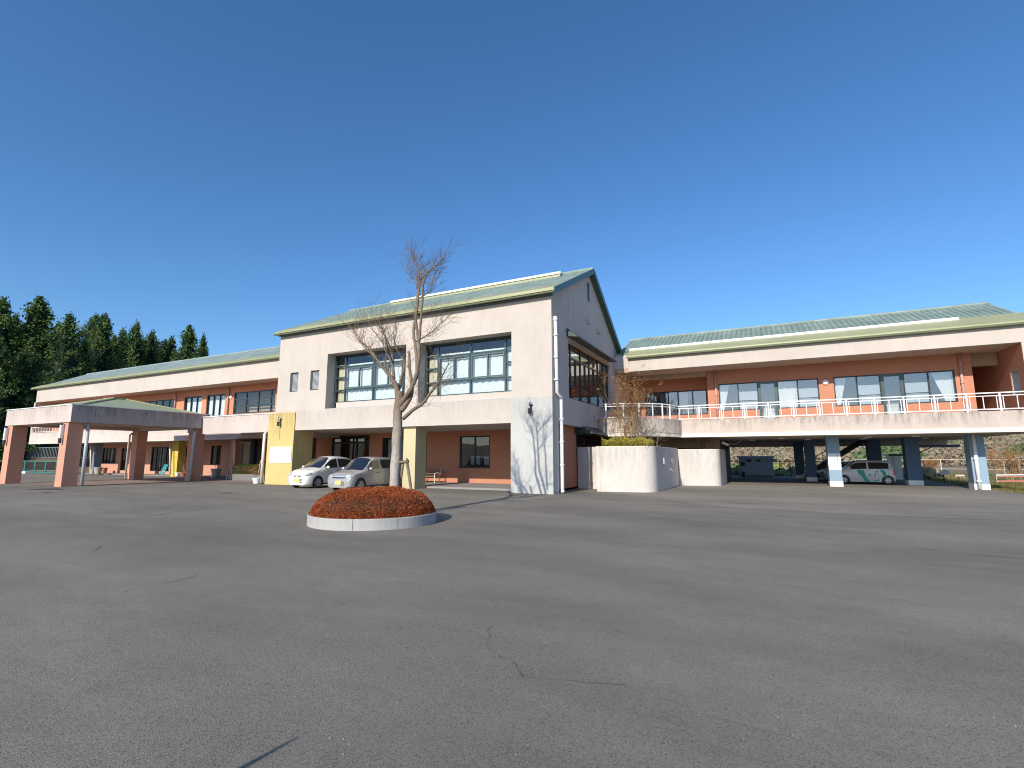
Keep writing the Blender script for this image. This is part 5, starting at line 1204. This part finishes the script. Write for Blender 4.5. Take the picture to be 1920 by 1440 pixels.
MB().box(7.9, 10.0, 37.0, 38.4, 2.12, 2.26).build('roof', M['blue_dark'], t); MB().bar((8.0, 37.4, 1.7), (8.8, 37.4, 2.12), .05, .05).build('brace', M['blue_dark'], t); MB().box(7.86, 7.9, 37.0, 38.4, 1.6, 2.3).build('bracket', M['blue_dark'], t)
p = on(1771, 905.5); t = thing('board_sign', 'low dark oval board on a single post in the grass past the columns', 'sign', (p.x, p.y, -.1))
MB().tube([(p.x, p.y, -.14), (p.x, p.y, .62)], .035, 6).build('post', M['ink'], t)
q0, q1 = at(1760, 889, p.y), at(1781, 883, p.y)
MB().prism_y([(q0.x, q0.z+.05), (q0.x+.12, q0.z-.03), (q1.x-.12, q0.z-.03), (q1.x, q0.z+.05), (q1.x-.1, q1.z+.03), ((q0.x+q1.x)/2+.06, q1.z+.05), ((q0.x+q1.x)/2, q1.z+.12), ((q0.x+q1.x)/2-.06, q1.z+.05), (q0.x+.1, q1.z+.03)], p.y-.06, p.y-.03).build('board', M['steel'], t)
# barrier rails and brush at the right
def barrier(label, pa, pb, Y, ya, yb):
    a, b = at(pa, ya, Y), at(pb, yb, Y); t = thing('rail_barrier', label, 'barrier', ((a.x+b.x)/2, Y, -.1), group='faded red and white barrier rails')
    for dz, m in ((0, 'red_white'), (-.32, 'red_white'), (.06, 'board')): MB().bar((a.x, Y, a.z+dz), (b.x, Y, b.z+dz), .05, .1).build('rail', M[m], t)
    for s in (0, .5, 1): q = a.lerp(b, s); MB().tube([(q.x, Y, -.15), (q.x, Y, q.z+.1)], .03, 6).build('post', M['steel'], t)
barrier('red and white barrier rail past the last blue column', 1868, 1990, 44, 893, 892)
barrier('short red barrier rail seen between the two blue columns', 1792, 1808, 50, 893, 893)
t = thing('wooden_frame', 'bare wooden post frame in the brush at the field edge', 'frame', at(1910, 890, 46))
q = at(1908, 858, 46)
MB().tube([(q.x, 46, -.1), (q.x, 46, q.z)], .09, 7).build('post', M['wood'], t); MB().tube([(q.x+3.5, 46, -.1), (q.x+3.5, 46, q.z+.1)], .09, 7).build('post', M['wood'], t); MB().tube([(q.x-.2, 46, q.z), (q.x+3.8, 46, q.z+.1)], .07, 7).build('beam', M['wood'], t)
for i, (px, Y, h, lab) in enumerate(((1893, 46, 2.0, 'tangle of brown brush before the wooden frame'), (1870, 60, 2.6, 'tall pale brush behind the red barrier rail'), (1745, 55, 1.8, 'leafless bush in the gap behind the low oval board'), (1912, 56, 2.6, 'russet bush at the far edge of the field'))):
    b = at(px, 890, Y); shrub('brush_bush', lab, 'bush', (b.x, Y, -.15), h, 6, 50+i, 'twig_tan', 'dry_leaf', 500, .03, .6, .3, .06, (3, 4), 3, .5)
# grass beside the lot and on the bank behind
rnd = random.Random(14); mb = MB(); tone = []
def tuft(x, y, z, h, t):
    for _ in range(3):
        a = rnd.uniform(0, 6.28); d = Vector((math.cos(a), math.sin(a), 0)); l = d*rnd.uniform(.1, .5)*h
        mb.add([(x-d.y*.02, y+d.x*.02, z), (x+d.y*.02, y-d.x*.02, z), (x+l.x, y+l.y, z+h*rnd.uniform(.6, 1))], [(0, 1, 2)]); tone.append(min(1, max(0, t+rnd.uniform(-.25, .25))))
for _ in range(22000):
    y = 27.5+42*rnd.random()**1.6; x = rnd.uniform(9.7, 11+(y-26)*.75)
    if y < 28.4 and x < 12.5: continue
    tuft(x, y, -.14, rnd.uniform(.08, .24), .45+.6*noise.noise((x*.4, y*.4, 0)))
stuff(mb.build('grass', M['grass'], tone=tone))
def bank():
    for _ in range(520):
        x = rnd.uniform(-6, 12); y = rnd.uniform(48, 62); s = rnd.uniform(.4, .95); yield Vector((x, y, s*.3-.1)), s, s*.8, rnd.choice((.75, .95, .6, .5)) if x < 1.5 else rnd.uniform(.1, .6)
M['bank'] = leafy('bank_scrub', [(.28, .21, .12), (.33, .26, .13), (.22, .24, .08), (.21, .27, .06)], trans=0)
crowns('scrub_bank', bank(), M['bank'])
# fences at the far left
M['fence_base'] = stucco('brown_fence_base', (.13, .09, .06), amount=.5)
t = thing('slat_fence', 'tall pale slatted fence on a low wall under the balcony of the long wing', 'fence', (-70, 27, 0))
MB().box(-82, -61.0, 27.0, 27.3, 0, 1.4).build('base_wall', M['fence_base'], t)
for z in (1.5, 2.6): MB().box(-82, -61.0, 27.05, 27.11, z-.03, z+.03).build('rail', M['steel'], t)
for i in range(62): MB().box(-82+i*.34, -81.95+i*.34, 27.0, 27.03, 1.42, 2.66).build('slat', M['steel'], t)
t = thing('panel_fence', 'row of low turquoise green framed panels on the ground by the slatted fence', 'fence', (-62, 23.2, 0))
for i in range(5):
    x = -67.6+i*2.15; fr = MB()
    for A_ in ((x, x+2.1, .05, .13), (x, x+2.1, 1.12, 1.2), (x, x+.09, .13, 1.12), (x+2.01, x+2.1, .13, 1.12), (x+.1, x+2.0, .26, .31)): fr.box(A_[0], A_[1], 23.2, 23.26, A_[2], A_[3])
    fr.build('panel_frame', M['green_steel'], t); MB().box(x+.09, x+2.01, 23.225, 23.235, .33, 1.12).build('mesh_panel', M['glass_dk'], t)
tag(MB().box(-63.6, -62.9, 22.4, 22.8, 0, .2).build('white_block', M['white_paint']), 'white block lying before the green framed panels', 'block')
# a slim pole behind the camera: only its shadow is in the picture
t = thing('slim_pole', 'slim pole whose narrow dark shadow falls across the near asphalt', 'pole', (-2.66, -.4, 0))
p = on(557, 1383); hz = 1.62; dx, dy = SUN_S*hz/math.tan(SUN_EL), hz/math.tan(SUN_EL)
MB().tube([(p.x-dx-.03, p.y-dy, 0), (p.x-dx-.01, p.y-dy, hz*.8), (p.x-dx, p.y-dy, hz)], [.035, .03, .008], 8).build('shaft', M['steel'], t)
t.location = (p.x-dx, p.y-dy, 0); t.children[0].matrix_parent_inverse = Matrix.Translation((-(p.x-dx), -(p.y-dy), 0))
